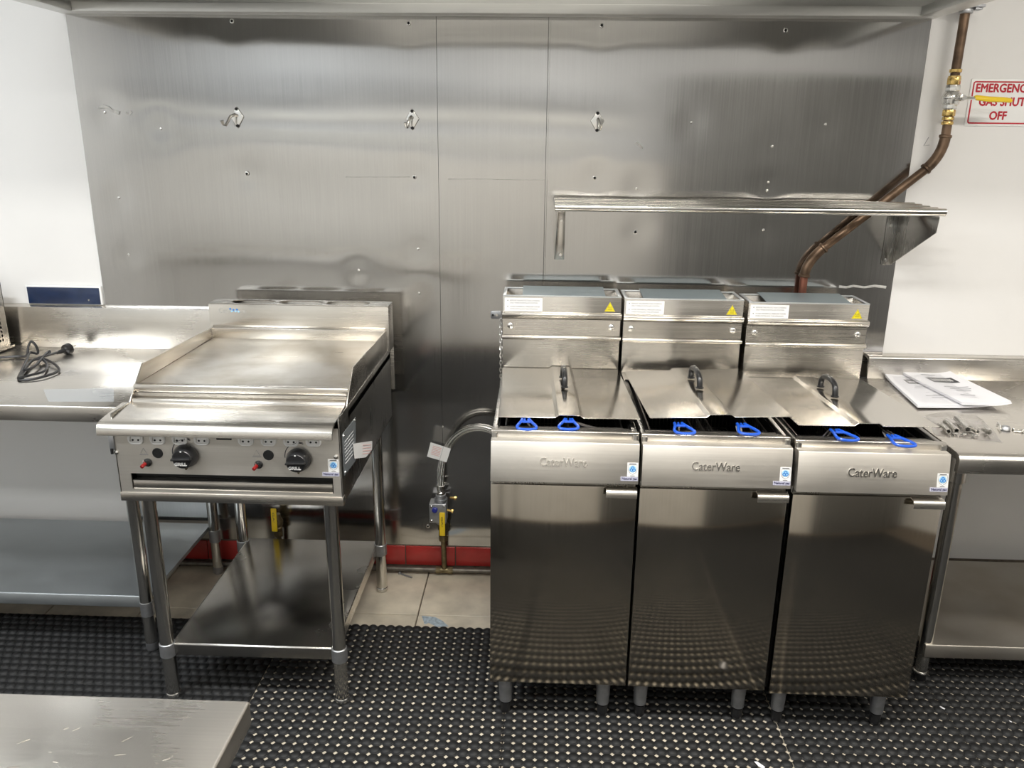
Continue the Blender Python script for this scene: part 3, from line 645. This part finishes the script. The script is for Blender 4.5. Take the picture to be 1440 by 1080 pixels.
for px, py, rot in ((258.5, 643, 0), (418, 648.5, .0)):
    c = at(px, py, 'y', gy0-.02); k = MB()
    k.lathe([(.030, .0), (.0325, .002), (.0335, .006), (.0305, .016), (.0275, .028), (.025, .031), (.018, .0315)], (c.x, gy0-.004, c.z), (0, -1, -.04), 28)
    kn = k.build('knob', M_black, gr)
    MB().prism([(c.x-.027, c.z-.003), (c.x-.026, c.z+.004), (c.x+.026, c.z+.006), (c.x+.027, c.z-.001)], 'y', gy0-.046, gy0-.030).build('grip_bar', M_black, kn, bevel=.0025)
    MB().box(c.x-.002, c.x+.002, gy0-.0365, gy0-.033, c.z+.020, c.z+.023).build('pointer_mark', M_white, kn)
    text('lettering', 'GRILL', .033, .0085, M_white, kn, (c.x-.003, gy0-.0372, c.z-.0135), extrude=.004, bold=.02)
    # printed arc of settings round the knob
    arc = [(c.x+.039*math.cos(t), gy0-.0006, c.z+.005+.039*math.sin(t)) for t in np.linspace(math.radians(70), math.radians(185), 12)]
    MB().tube(arc, .0012, 5).build('setting_arc', M_ink, fp)
    MB().box(c.x-.010, c.x+.012, gy0-.0008, gy0-.0002, c.z+.045, c.z+.0465).build('printed_line', M_ink, fp)
    MB().cyl((c.x-.002, gy0, c.z-.036), (c.x-.002, gy0-.012, c.z-.038), .003, n=8).build('knob_stop', M_oldbrass, fp)
for px, py in ((164, 636), (472.5, 642.5)):
    c = at(px, py, 'y', gy0); MB().lathe([(.0062, 0), (.0058, .003), (.003, .0045)], (c.x, gy0, c.z), (0, -1, 0), 12).build('panel_screw', M_chrome, fp)
def gas_sticker(parent, cx, cz_, y, s=1.0, slope=None):
    """white shield label with a blue flame emblem and the gas type strip below; y is the face it sticks to"""
    st = MB().box(cx-.0145*s, cx+.0145*s, y-.0006, y, cz_-.019*s, cz_+.019*s).build('gas_label', M_white, parent)
    sh_ = [(-.0115, .0135), (.0115, .0135), (.0115, 0), (.008, -.008), (0, -.013), (-.008, -.008), (-.0115, 0)]
    MB().tube([(cx+a*s, y-.0007, cz_+b_*s) for a, b_ in sh_], .0005*s, 4, closed=True).build('shield_outline', M_grey_ink, st)
    MB().lathe([(.0095*s, 0), (.0095*s, .0003)], (cx, y-.0006, cz_+.002*s), (0, -1, 0), 18).build('pale_disc', M_lblue, st)
    for a in (90, 210, 330):
        t = math.radians(a); MB().tube([(cx+.0042*s*math.cos(t)+.0036*s*math.cos(u), y-.0011, cz_+.0015*s+.0038*s*math.sin(t)+.0034*s*math.sin(u)) for u in np.linspace(0, 2*PI, 11)[:-1]], .0010*s, 5, closed=True).build('flame_loop', M_mblue, st)
    MB().box(cx-.009*s, cx+.009*s, y-.0009, y-.0004, cz_+.0150*s, cz_+.0168*s).build('printed_line', M_ink, st)
    MB().box(cx-.006*s, cx+.006*s, y-.0009, y-.0004, cz_-.0172*s, cz_-.0158*s).build('printed_line', M_ink, st)
    lx = cx-.008*s
    l2 = MB().box(lx-.0235*s, lx+.0225*s, y-.0007, y, cz_-.0305*s, cz_-.0195*s).build('gas_type_label', M_lav, parent)
    text('lettering', 'Natural gas', .040*s, .0085*s, simple('dark_blue_ink', (.03, .03, .09), .5), l2, (lx, y-.0009, cz_-.0252*s), bold=.02)
    if slope:                                                       # lean the label back with the sloping panel it sticks to
        yt, zt, k = slope
        for o in [st, l2]+list(st.children)+list(l2.children):
            for v in o.data.vertices: v.co.y += yt-k*(zt-(v.co.z+ORG[o].z))
c = at(469, 655, 'y', gy0); gas_sticker(gr, c.x, c.z, gy0)
# rating plate and leaflet on the right side
def sidequad(pts, x0, x1, nm, mat, parent):
    q = [at(a, b_, 'x', gx1) for a, b_ in pts]; return MB().prism([(v.y, v.z) for v in q], 'x', x0, x1).build(nm, mat, parent)
rp = sidequad([(481, 611), (499.5, 587), (500, 647), (484, 669)], gx1, gx1+.0012, 'rating_plate', M_plate, gr)
for px, py in ((482.5, 613), (498, 591), (485, 664)):
    c = at(px, py, 'x', gx1); MB().cyl((gx1, c.y, c.z), (gx1+.004, c.y, c.z), .004, n=10).build('rivet', M_chrome, rp)
for k in range(7):
    a = at(484+.2*k, 622+k*5, 'x', gx1); d = at(496+.3*k, 606+k*5, 'x', gx1); MB().tube([(gx1+.0014, a.y, a.z), (gx1+.0014, d.y, d.z)], .0006, 4).build('printed_line', M_white, rp)
q = [at(a, b_, 'x', gx1+.006) for a, b_ in ((497, 624), (519, 620), (519, 632), (512, 643), (499, 645))]
lf = MB().prism([(v.y, v.z) for v in q], 'x', gx1+.002, gx1+.003); lf.warp(lambda x, y, z: (x+.05*max(0, y+.83)**1.0, y, z)); lf = lf.build('leaflet', M_white, gr)
for k in range(4):
    a = at(505, 626+k*4, 'x', gx1); d = at(515, 625+k*4, 'x', gx1); MB().tube([(gx1+.0035+.05*max(0, a.y+.83), a.y, a.z), (gx1+.0035+.05*max(0, d.y+.83), d.y, d.z)], .0009, 4).build('printed_line', M_pink, lf)

# stand
gs = thing('griddle_stand', (-.774, -.487, 0), 'tubular steel stand with undershelf carrying the griddle', 'stand')
MB().prism([(-.14, .2), (-.815, .2), (-.819, .196), (-.819, .160), (-.808, .160), (-.808, .188), (-.15, .188), (-.15, .160), (-.14, .160)], 'x', -1.022, -.526).build('undershelf', M_shelf, gs, bevel=.001)
for x in (-1.024, -.528): MB().box(x, x+.004, -.815, -.14, .158, .2).build('shelf_skirt', M_app, gs)
for x, y, zb in ((-1.040, -.815, .0075), (-.512, -.815, .0075), (-1.040, -.160, 0), (-.512, -.160, 0)):
    l = MB().cyl((x, y, zb+.012), (x, y, .7138), .0205, n=28).build('leg', M_tube, gs)
    MB().lathe([(.0215, 0), (.0235, .002), (.0235, .044), (.0215, .046)], (x, y, .156), n=24).build('collar', M_dull, l)
    MB().lathe([(.016, 0), (.020, .003), (.020, .009), (.0225, .010), (.0225, .017), (.0205, .020)], (x, y, zb), n=24).build('foot', M_chrome, l)

# ------------------------------------------------------------------ gas lines at the wall
ln = thing('gas_supply_pipe', (-.6, -.04, 0), 'thin gas pipe along the red skirting with two valved risers', 'pipe')
MB().cyl((-1.45, -.032, .022), (1.0, -.032, .022), .010, n=14).build('pipe_length', M_oldpipe, ln)
for X in (-.285, -.940):
    MB().cyl((X, -.032, .022), (X, -.05, .17), .0105, n=14).build('riser', M_oldbrass, ln)
    MB().cyl((X-.034, -.032, .022), (X-.016, -.032, .022), .015, n=8).cyl((X+.016, -.032, .022), (X+.034, -.032, .022), .015, n=8).cyl((X-.02, -.032, .022), (X+.02, -.032, .022), .013, n=14).build('tee', M_oldbrass, ln)
    MB().cyl((X, -.05, .165), (X, -.05, .188), .020, n=6).lathe([(.014, 0), (.018, .004), (.018, .016), (.015, .02)], (X, -.05, .188), n=16).build('brass_nut', M_oldbrass, ln, bevel=.001)
    v = MB(); v.lathe([(.014, 0), (.021, .008), (.022, .028), (.015, .040), (.013, .055)], (X, -.05, .205), n=16); v.cyl((X, -.06, .236), (X, -.088, .238), .009, n=12)
    vb = v.build('ball_valve', M_oldbrass, ln)
    x_ = X+.001
    MB().prism([(-.095, .205), (-.088, .204), (-.083, .300), (-.090, .303)], 'x', x_-.011, x_+.011).build('lever', M_yel, vb, bevel=.003)
    text('worn_print', 'GAS', .05, .007, M_oldbrass, vb, (x_, -.0935, .262), (0, 0.05, -1), (1, 0, 0), extrude=.0006)
rg = MB().box(-.334, -.268, -.085, -.030, .255, .335); rg.cyl((-.292, -.055, .24), (-.292, -.055, .365), .020, n=16); rg.lathe([(.022, 0), (.026, .003), (.026, .010), (.022, .0075)], (-.292, -.055, .338), n=18)
rg = rg.build('regulator', M_dull, ln, bevel=.006, seg=3)
MB().lathe([(.011, 0), (.011, .008), (.007, .011)], (-.312, -.085, .312), (0, -1, 0), 14).build('blue_cap', simple('deep_blue_cap', (.02, .03, .25), .35), rg)
for x, z in ((-.326, .265), (-.326, .326), (-.277, .327)): MB().lathe([(.005, 0), (.005, .003), (.003, .005)], (x, -.085, z), (0, -1, 0), 8).build('screw', M_chrome, rg)
MB().cyl((-.268, -.06, .300), (-.243, -.062, .296), .005, n=8).lathe([(.008, 0), (.008, .006)], (-.250, -.061, .297), (1, 0, -.1), 6).build('test_nipple', M_brass, rg)
# braided hose with tag
hs = thing('gas_hose', (-.29, -.055, .36), 'braided steel gas hose with white paper tag curving into the left fryer', 'hose')
hp = spline([Vector(p) for p in ((-.292, -.055, .372), (-.292, -.056, .42), (-.288, -.062, .478), (-.274, -.070, .536), (-.231, -.080, .610), (-.170, -.088, .650), (-.098, -.095, .648), (-.03, -.10, .600), (.02, -.10, .52))], 10)
MB().tube(hp, .0115, 14).build('hose_core', M_braid, hs)
# three bright braid bundles twisted gently round the core
for k in range(8):
    pts = []
    for i, p in enumerate(hp):
        t = (hp[min(i+1, len(hp)-1)]-hp[max(i-1, 0)]).normalized(); a = Vector((0, 1, 0)); a = (a-t*a.dot(t)).normalized(); b_ = t.cross(a); th = k*PI/4+i*.02
        pts.append(p+(a*math.cos(th)+b_*math.sin(th))*.0118)
    MB().tube(pts, .0024, 6).build('braid_strand', M_chrome, hs)
MB().lathe([(.012, 0), (.0165, .002), (.0165, .022), (.0135, .026), (.0135, .036), (.015, .037), (.015, .050), (.012, .052)], (-.292, -.055, .350), n=18).build('hose_fitting', M_chrome, hs)
q = [at(a, b_, 'y', -.095) for a, b_ in ((605.5, 622), (634, 631), (628, 650), (600.5, 642))]
pt = MB().prism([(v.x, v.z) for v in q], 'y', -.0956, -.0944).build('paper_tag', M_white, hs)
for k in range(6):
    a = q[0].lerp(q[3], .18+k*.11); d = q[1].lerp(q[2], .18+k*.11); MB().tube([a.lerp(d, .15)+Vector((0, -.0008, 0)), a.lerp(d, .58)+Vector((0, -.0008, 0))], .0011, 4).build('printed_line', M_pink, pt)
a = q[0].lerp(q[1], .64); d = q[3].lerp(q[2], .64); MB().tube([a+Vector((0, -.0007, 0)), d+Vector((0, -.0007, 0))], .0006, 4).build('fold_line', M_grey_ink, pt)
# loose bolt on the tiles
bt = MB().cyl((-.462, -.040, .005), (-.412, -.066, .004), .0034, n=8).lathe([(.0035, -.004), (.007, -.003), (.007, .002), (.0035, .003)], (-.464, -.039, .007), (.88, -.46, 0), 6)
tag(bt.build('loose_bolt', M_dull, origin=(-.44, -.05, 0)), 'loose zinc bolt lying on the cream tiles by the skirting', 'bolt')

# ------------------------------------------------------------------ rubber mats
PIT_ = .0315
def disc_pattern(nx, ny, x0, y1, hole):
    p = PIT_; n = 12; t = np.arange(n)*2*PI/n+PI/n; R_ = .445*p; h = hole*p; q = p/2
    dt = np.stack([R_*np.cos(t), R_*np.sin(t), np.full(n, .0078)], 1); db = dt.copy(); db[:, 2] = .0046; dt[:, :2] *= .93
    o8 = [(q-h, -q), (q, -q+h), (q, q-h), (q-h, q), (-q+h, q), (-q, q-h), (-q, -q+h), (-q+h, -q)]
    s8 = np.array([(a, b, .0046) for a, b in o8]); w8 = s8.copy(); w8[:, 2] = .0005
    V = np.concatenate([dt, db, s8, w8]); m = len(V)
    F12 = np.arange(n)[None]; F4 = np.stack([np.arange(n), n+np.arange(n), n+(np.arange(n)+1) % n, (np.arange(n)+1) % n], 1)[:, ::1]
    F8 = (2*n+np.arange(8))[None]; W4 = np.array([(2*n+i, 2*n+8+i, 2*n+8+i+1, 2*n+i+1) for i in (0, 2, 4, 6)])
    I, J = np.meshgrid(np.arange(nx), np.arange(ny)); I = I.ravel(); J = J.ravel()
    C = np.stack([x0+p*(I+.5), y1-p*(J+.5), np.zeros(len(I))], 1)
    VV = (V[None]+C[:, None]).reshape(-1, 3); off = (np.arange(len(I))*m)[:, None, None]
    ex = lambda F: (F[None]+off).reshape(-1, F.shape[1])
    return VV, [ex(F12), ex(F4), ex(F8), ex(W4)]
def mat_thing(nm, x0, x1, y1, ny, hole, label, solid=False):
    nx = max(1, int(round((x1-x0)/PIT_)))
    V, F = disc_pattern(nx, ny, x0, y1, hole)
    if solid:
        # staggered rows: shift every other row by half a stud
        j = np.floor((y1-V[:, 1]+1e-6)/PIT_+1e-4)
        c = np.repeat(np.arange(len(V)//40) // nx, 40); V[:, 0] += np.where(c % 2 == 1, PIT_/2, 0)*.999
        V[:, 0] = np.clip(V[:, 0], -9, x1)
    o = np_mesh(nm, V, F, M_rubber, origin=((x0+x1)/2, y1, 0)); o.data.update()
    if solid: MB().box(x0, x1, y1-ny*PIT_, y1, .0002, .0044).build('backing', M_rubber, o)
    return tag(o, label, 'mat', 'rubber anti-fatigue mats')
mat_thing('rubber_mat', -.797, .806, -.398, 104, .285, 'black studded rubber mat with open holes, middle of the floor')
mat_thing('rubber_mat', -2.6, -.800, -.394, 104, .12, 'black studded rubber mat without open holes on the left', True)
mat_thing('rubber_mat', .812, 2.6, -.398, 104, .235, 'black studded rubber mat with small holes on the right')
for k, (px, py, lab) in enumerate(((1068, 1077, 'white paper scrap on the mat at the bottom edge'), (1325, 996, 'white crumb of paper on the right-hand mat'), (1421, 1015, 'tiny white crumb at the far right of the mat'))):
    c = at(px, py, 'z', .008); s_ = (.012, .006, .003)[k]; r = random.Random(k)
    pts = [(c.x+s_*a, c.y+s_*b_*1.2) for a, b_ in ((-1, .8), (-.2, 1), (.5, .2), (1.1, -.6), (.6, -1), (-.3, -.3))]
    o = MB().prism(pts, 'z', .0082, .0094).warp(lambda x, y, z: (x, y, z+.25*abs(x-c.x))).build('paper_scrap', M_paper, origin=(c.x, c.y, .0082)); tag(o, lab, 'scrap', 'paper scraps on the mats')
# torn blue sticker on the tile
rs = random.Random(4); q = [at(a, b_, 'z', .0006) for a, b_ in ((593, 866), (612, 868), (622, 873), (631, 881), (615, 882), (603, 876), (597, 878))]
tag(MB().prism([(v.x, v.y) for v in q], 'z', .0004, .0012).build('sticker_remnant', simple('faded_blue_paper', (.50, .60, .68), .6, noise=.5, nscale=90), origin=(q[0].x, q[0].y, .0004)), 'torn pale blue sticker stuck to the cream tile at the mat edge', 'sticker')

# ------------------------------------------------------------------ fryers
FY = ((-.052, -.8737, .004), (.3550, -.8700, 0), (.7665, -.8762, -.005))
FLAB = ('stainless gas fryer next to the braided hose, left of the row of three', 'stainless gas fryer in the middle of the row of three', 'stainless gas fryer beside the right-hand table')
def fryer(k):
    x0, yF, dz = FY[k]; W_ = .4; x1 = x0+W_
    t = thing('gas_fryer', (x0+W_/2, yF+.35, 0), FLAB[k], 'fryer', 'gas fryers in a row')
    Y = lambda v: yF+v
    Z = lambda v: v+dz
    b = MB(); b.box(x0+.002, x0+.016, Y(.022), Y(.643), Z(.135), Z(.912)); b.box(x1-.016, x1-.002, Y(.022), Y(.643), Z(.135), Z(.912))
    b.box(x0+.016, x1-.016, Y(.62), Y(.643), Z(.135), Z(.912)); b.box(x0+.016, x1-.016, Y(.022), Y(.62), Z(.135), Z(.150)); b.box(x0+.016, x1-.016, Y(.022), Y(.04), Z(.15), Z(.89))
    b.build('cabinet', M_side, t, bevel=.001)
    b = MB(); b.box(x0+.018, x1-.018, Y(.10), Y(.62), Z(.58), Z(.585)); b.box(x0+.018, x0+.020, Y(.1), Y(.62), Z(.585), Z(.905)); b.box(x1-.020, x1-.018, Y(.1), Y(.62), Z(.585), Z(.905)); b.box(x0+.02, x1-.02, Y(.098), Y(.10), Z(.585), Z(.905)); b.box(x0+.02, x1-.02, Y(.618), Y(.62), Z(.585), Z(.905))
    b.build('oil_tank', M_tank, t)
    MB().prism([(Y(.029), Z(.917)), (Y(.032), Z(.919)), (Y(.099), Z(.903)), (Y(.099), Z(.885)), (Y(.030), Z(.885)), (Y(.029), Z(.889))], 'x', x0, x1).build('front_rim', M_app, t, bevel=.0015)
    cp = MB().prism([(Y(-.004), Z(.897)), (Y(-.020), Z(.789)), (Y(.022), Z(.789)), (Y(.030), Z(.884)), (Y(.030), Z(.899)), (Y(-.002), Z(.8995))], 'x', x0+.001, x1-.001).build('control_panel', M_panel, t, bevel=.0012)
    text('lettering', 'CaterWare', .128, .024, M_emboss, cp, (x0+.197, Y(-.0123), Z(.846)), (1, 0, 0), (0, .1465, .9892), extrude=.004, bold=.012)
    gas_sticker(cp, x1-.0175, Z(.8295), 0, slope=(Y(-.0040), Z(.897), .1481))
    MB().box(x0+.004, x1-.004, Y(.012), Y(.022), Z(.768), Z(.79)).build('gap_strip', M_side, t)
    for dx in (.03, .196, .322, .386): MB().lathe([(.0028, 0), (.002, .002)], (x0+dx, Y(.012), Z(.781)), (0, -1, 0), 8).build('screw', M_chrome, t)
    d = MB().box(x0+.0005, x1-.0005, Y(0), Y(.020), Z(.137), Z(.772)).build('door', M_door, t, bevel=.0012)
    hx0, hx1 = x1-.086, x1-.003
    MB().prism([(Y(.002), Z(.773)), (Y(-.017), Z(.771)), (Y(-.022), Z(.767)), (Y(-.024), Z(.760)), (Y(-.023), Z(.749)), (Y(-.0215), Z(.749)), (Y(-.022), Z(.760)), (Y(-.020), Z(.766)), (Y(-.016), Z(.769)), (Y(.002), Z(.7705))], 'x', hx0, hx1).build('handle', M_app, d, smooth=50)
    for lx in (.046, .340):
        for ly in (.045, .56):
            l = MB().lathe([(.019, 0), (.0195, .02), (.0225, .09), (.0225, .137-.05+dz)], (x0+lx, Y(ly), .048), n=20).build('leg', M_dull, t)
            MB().lathe([(.013, 0), (.0155, .003), (.0165, .035)], (x0+lx, Y(ly), .0078 if ly < .5 else .0002), n=18).build('foot', M_black, l)
    MB().box(x0+.003, x1-.003, Y(.555), Y(.6425), Z(.9125), Z(.9165)).build('rear_deck', M_lid, t)
    # back guard
    a, c = x0+.002, x0+.398
    b = MB(); b.box(a, c, Y(.643), Y(.6465), Z(.80), Z(1.173)); b.box(a, a+.003, Y(.6465), Y(.785), Z(.80), Z(1.173)); b.box(c-.003, c, Y(.6465), Y(.785), Z(.80), Z(1.173)); b.box(a, c, Y(.785), Y(.788), Z(.80), Z(1.173))
    bg = b.build('back_guard', M_app, t, bevel=.0008)
    b = MB(); b.box(a, c, Y(.781), Y(.792), Z(1.171), Z(1.1755)); b.box(a, a+.011, Y(.643), Y(.781), Z(1.171), Z(1.1755)); b.box(c-.011, c, Y(.643), Y(.781), Z(1.171), Z(1.1755)); b.box(a, c, Y(.642), Y(.648), Z(1.1705), Z(1.1745))
    b.build('top_rim', M_rim, t, bevel=.0008)
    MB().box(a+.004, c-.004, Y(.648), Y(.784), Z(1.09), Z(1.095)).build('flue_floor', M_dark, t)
    MB().prism([(Y(.649), Z(1.169)), (Y(.790), Z(1.181)), (Y(.800), Z(1.179)), (Y(.800), Z(1.176)), (Y(.790), Z(1.178)), (Y(.649), Z(1.166))], 'x', x0+.067, x0+.347).build('flue_cover', M_flue, t)
    MB().prism([(Y(.643), Z(1.119)), (Y(.632), Z(1.117)), (Y(.629), Z(1.113)), (Y(.629), Z(1.106)), (Y(.633), Z(1.099)), (Y(.643), Z(1.095))], 'x', a-.0015, c+.003).build('rail', M_app, t, bevel=.001)
    MB().prism([(Y(.643), Z(1.040)), (Y(.633), Z(1.038)), (Y(.630), Z(1.034)), (Y(.630), Z(1.028)), (Y(.643), Z(1.022))], 'x', a-.0015, c+.003).build('rail', M_app, t, bevel=.001)
    MB().box(a+.001, c-.001, Y(.638), Y(.643), Z(1.040), Z(1.095)).build('screw_band', M_app, t)
    for dx in (.028, .368):
        s_ = MB().lathe([(.0105, 0), (.0105, .0015), (.0082, .002), (.008, .005), (.005, .007)], (x0+dx, Y(.638), Z(1.072)), (0, -1, 0), 18).build('band_screw', M_chrome, t)
        MB().box(x0+dx-.006, x0+dx+.006, Y(.6305), Y(.6315), Z(1.0713), Z(1.0727)).build('screw_slot', M_dark, s_)
    # labels on the top band
    lw = MB().box(x0+.008, x0+.135, Y(.6424), Y(.643), Z(1.120), Z(1.1655)).build('warning_label', M_white, bg)
    for zz, s_, bullet in ((1.1565, 'REMOVE THIS PROTECTION COVERING', 1), (1.1485, 'ONLY WHEN IN INSTALLED POSITION.', 0), (1.1360, 'AVOID POWERFULL PRESSURE SURGES', 1), (1.1280, 'WHEN INSTALLING THIS APPLIANCE.', 0)):
        text('printed_line', s_, .100 if bullet else .094, .0045, M_grey_ink, lw, (x0+.076 if bullet else x0+.073, Y(.6422), Z(zz)))
        if bullet: MB().lathe([(.0016, 0), (.0016, .0004)], (x0+.0185, Y(.6424), Z(zz)), (0, -1, 0), 8).build('bullet', M_ink, lw)
    hx, hz = x0+.361, Z(1.138)
    hz_ = MB().prism([(hx-.0175, hz-.014), (hx+.0175, hz-.014), (hx, hz+.018)], 'y', Y(.6424), Y(.643)).build('hazard_label', M_yel2, bg, bevel=.0)
    MB().tube([(hx-.0145, Y(.6422), hz-.012), (hx+.0145, Y(.6422), hz-.012), (hx, Y(.6422), hz+.0145)], .0007, 4, closed=True).build('triangle_line', M_ink, hz_)
    for i in range(3):
        xx = hx-.0045+i*.0045; MB().tube([(xx, Y(.6421), hz-.005), (xx+.0015, Y(.6421), hz-.002), (xx-.001, Y(.6421), hz+.001), (xx, Y(.6421), hz+.004)], .0007, 4).build('heat_wave', M_ink, hz_)
    MB().box(hx-.008, hx+.008, Y(.6419), Y(.6423), hz-.0085, hz-.0072).build('heat_surface', M_ink, hz_)
    return t
for k in range(3): fryer(k)

# lids
LID = (((-.049, -.236, .925), (.347, -.236, .925), (-.036, -.768, .932), (.360, -.762, .932)),
       ((.362, -.279, .932), (.741, -.287, .952), (.383, -.785, .944), (.770, -.792, .959)),
       ((.768, -.292, .922), (1.150, -.289, .922), (.788, -.790, .934), (1.172, -.786, .936)))
LLAB = ('steel fryer lid with black handle on the left fryer, lying straight', 'steel fryer lid with black handle on the middle fryer, right side raised', 'steel fryer lid with black handle on the right fryer, beside the table')
def lid(k):
    RL, RR, FL, FR = [Vector(v) for v in LID[k]]; n = (RR-RL).cross(RL-FL).normalized(); n = n if n.z > 0 else -n
    def pos(u, v, h): return RL*(1-u)*(1-v)+RR*u*(1-v)+FL*(1-u)*v+FR*u*v+n*h
    c = pos(.5, .5, 0); t = thing('fryer_lid', c, LLAB[k], 'lid', 'fryer lids')
    us = [(0, 0), (.40, 0), (.425, .0075), (.575, .0075), (.60, 0), (1, 0)]
    th = .0022; vs = []
    for v in (0, 1):
        for u, h in us: vs.append(pos(u, v, h+th))
        for u, h in us: vs.append(pos(u, v, h))
    m = len(us); fs = []
    for i in range(m-1): fs += [(i, i+1, 2*m+i+1, 2*m+i), (m+i, 3*m+i, 3*m+i+1, m+i+1), (i, m+i, m+i+1, i+1), (2*m+i, 2*m+i+1, 3*m+i+1, 3*m+i)]
    fs += [(0, 2*m, 3*m, m), (m-1, 2*m-1, 4*m-1, 3*m-1)]
    MB().add(vs, fs).build('lid_plate', M_lid, t, bevel=.0006, seg=1, smooth=20)
    # black arched handle along the ridge
    h0 = .0152; L_ = .115/ (FL-RL).length; vc = .40
    pts = [pos(.5, vc+L_*a, h0+z) for a, z in ((-.5, .000), (-.5, .012), (-.46, .026), (-.36, .036), (-.2, .041), (0, .043), (.2, .041), (.36, .036), (.46, .026), (.5, .012), (.5, 0))]
    hb = MB().tube(pts, [.009, .009, .0088, .0085, .0085, .0085, .0085, .0085, .0088, .009, .009], 12)
    hd = hb.build('handle', M_black, t)
    for a in (-.5, .5): MB().lathe([(.012, 0), (.012, .003), (.010, .004)], pos(.5, vc+L_*a, h0-.0005), n, 14).build('handle_base', M_black, hd)
    for a in (-.25, .25): MB().lathe([(.0042, 0), (.004, .001)], pos(.5, vc+L_*a*.5, h0+.0513), n, 10).build('handle_screw', M_chrome, hd)
for k in range(3): lid(k)

# baskets: blue handle loops stick out under the lids
BK = ((0, 740, 'blue-handled fry basket at the left of the left fryer', 0), (0, 800, 'blue-handled fry basket at the right of the left fryer', .002), (1, 960, 'blue-handled fry basket at the left of the middle fryer', .006),
      (1, 1050, 'blue-handled fry basket at the right of the middle fryer', .008), (2, 1188, 'blue-handled fry basket at the left of the right fryer', .003), (2, 1266, 'blue-handled fry basket at the right of the right fryer', -.004))
for bi, (k, px, lab, lift) in enumerate(BK):
    x0, yF, dz = FY[k]; bx = x0+(.112 if bi % 2 == 0 else .288); hw = .076; y0, y1 = yF+.125, yF+.59; zb, zt = .74+dz, .895+dz
    t = thing('fry_basket', (bx, yF+.36, zb), lab, 'fry basket', 'wire fry baskets')
    b = MB()
    for z in (zt, zt-.05, zb): b.tube([(bx-hw, y0, z), (bx+hw, y0, z), (bx+hw, y1, z), (bx-hw, y1, z)], .0028 if z == zt else .0016, 5, closed=True)
    for i in range(13): x = bx-hw+2*hw*i/12; b.tube([(x, y0, zt), (x, y0, zb), (x, y1, zb), (x, y1, zt)], .0012, 4)
    for j in range(25): y = y0+(y1-y0)*j/24; b.tube([(bx-hw, y, zt), (bx-hw, y, zb), (bx+hw, y, zb), (bx+hw, y, zt)], .0012, 4)
    b.build('wire_basket', M_wire, t)
    hxp = at(px, 598, 'y', yF+.05).x
    yl = yF+(.072, .075, .058, .058, .062, .045)[bi]; yt = yl-.040; zf = .928+dz+lift-.004
    skew = (.004, -.002, .010, .010, .018, .014)[bi]
    b = MB(); b.tube([(hxp-.006, yl+.03, zf-.001), (hxp-.006, y0+.01, zt+.018), (bx-.006, y0, zt)], .0028, 6); b.tube([(hxp+.006, yl+.03, zf-.001), (hxp+.006, y0+.01, zt+.018), (bx+.006, y0, zt)], .0028, 6)
    b.build('handle_rods', M_wire, t)
    loop = [(-.010, .034, 0), (-.015, .012, 0), (-.024, -.012, 0), (-.0265, -.026, 0), (-.020, -.035, 0), (-.006, -.039, 0), (.008, -.039, 0), (.021, -.035, 0), (.0265, -.026, 0), (.024, -.012, 0), (.015, .012, 0), (.010, .034, 0)]
    pts = [Vector((hxp+a+skew*(-b_+.0)/.04*.6, yl+b_, zf-.004*max(0, -b_)/.04)) for a, b_, c_ in loop]
    hd = MB().tube(spline(pts, 3), .0041, 10).build('handle', M_blue, t)
    MB().tube([(hxp-.013, yl+.012, zf), (hxp+.013, yl+.012, zf)], .0036, 8).tube([(hxp-.005, yl+.034, zf), (hxp-.006, yl+.010, zf)], .0035, 8).tube([(hxp+.005, yl+.034, zf), (hxp+.006, yl+.010, zf)], .0035, 8).build('handle_bridge', M_blue, hd)

# restraint chain beside the left fryer
rc = thing('restraint_chain', (-.075, 0, .88), 'zinc chain on a small wall bracket at the left side of the fryer row', 'chain')
MB().prism([(-.104, 1.052), (-.100, 1.048), (-.066, 1.048), (-.062, 1.052), (-.062, 1.072), (-.066, 1.076), (-.100, 1.076), (-.104, 1.072)], 'y', -.012, -.007).build('bracket', M_dull, rc, bevel=.001)
MB().lathe([(.0045, 0), (.004, .002)], (-.096, -.012, 1.062), (0, -1, 0), 10).build('screw_hole', M_dark, rc); MB().lathe([(.006, 0), (.005, .003)], (-.082, -.012, 1.063), (0, -1, 0), 10).build('screw', M_chrome, rc)
cp0 = spline([Vector(v) for v in ((-.066, -.020, 1.052), (-.064, -.06, 1.00), (-.061, -.10, .94), (-.060, -.12, .88), (-.058, -.13, .83))], 5)
for i in range(len(cp0)-1):
    a, d = cp0[i], cp0[i+1]; m_ = (a+d)/2; tdir = (d-a).normalized(); s1 = Vector((1, 0, 0)) if i % 2 == 0 else tdir.cross(Vector((1, 0, 0))).normalized()
    L_ = (d-a).length*.68; MB().tube([m_+tdir*(L_*math.cos(u))+s1*(.0042*math.sin(u)) for u in np.linspace(0, 2*PI, 13)[:-1]], .0014, 6, closed=True).build('chain_link', M_chrome, rc)
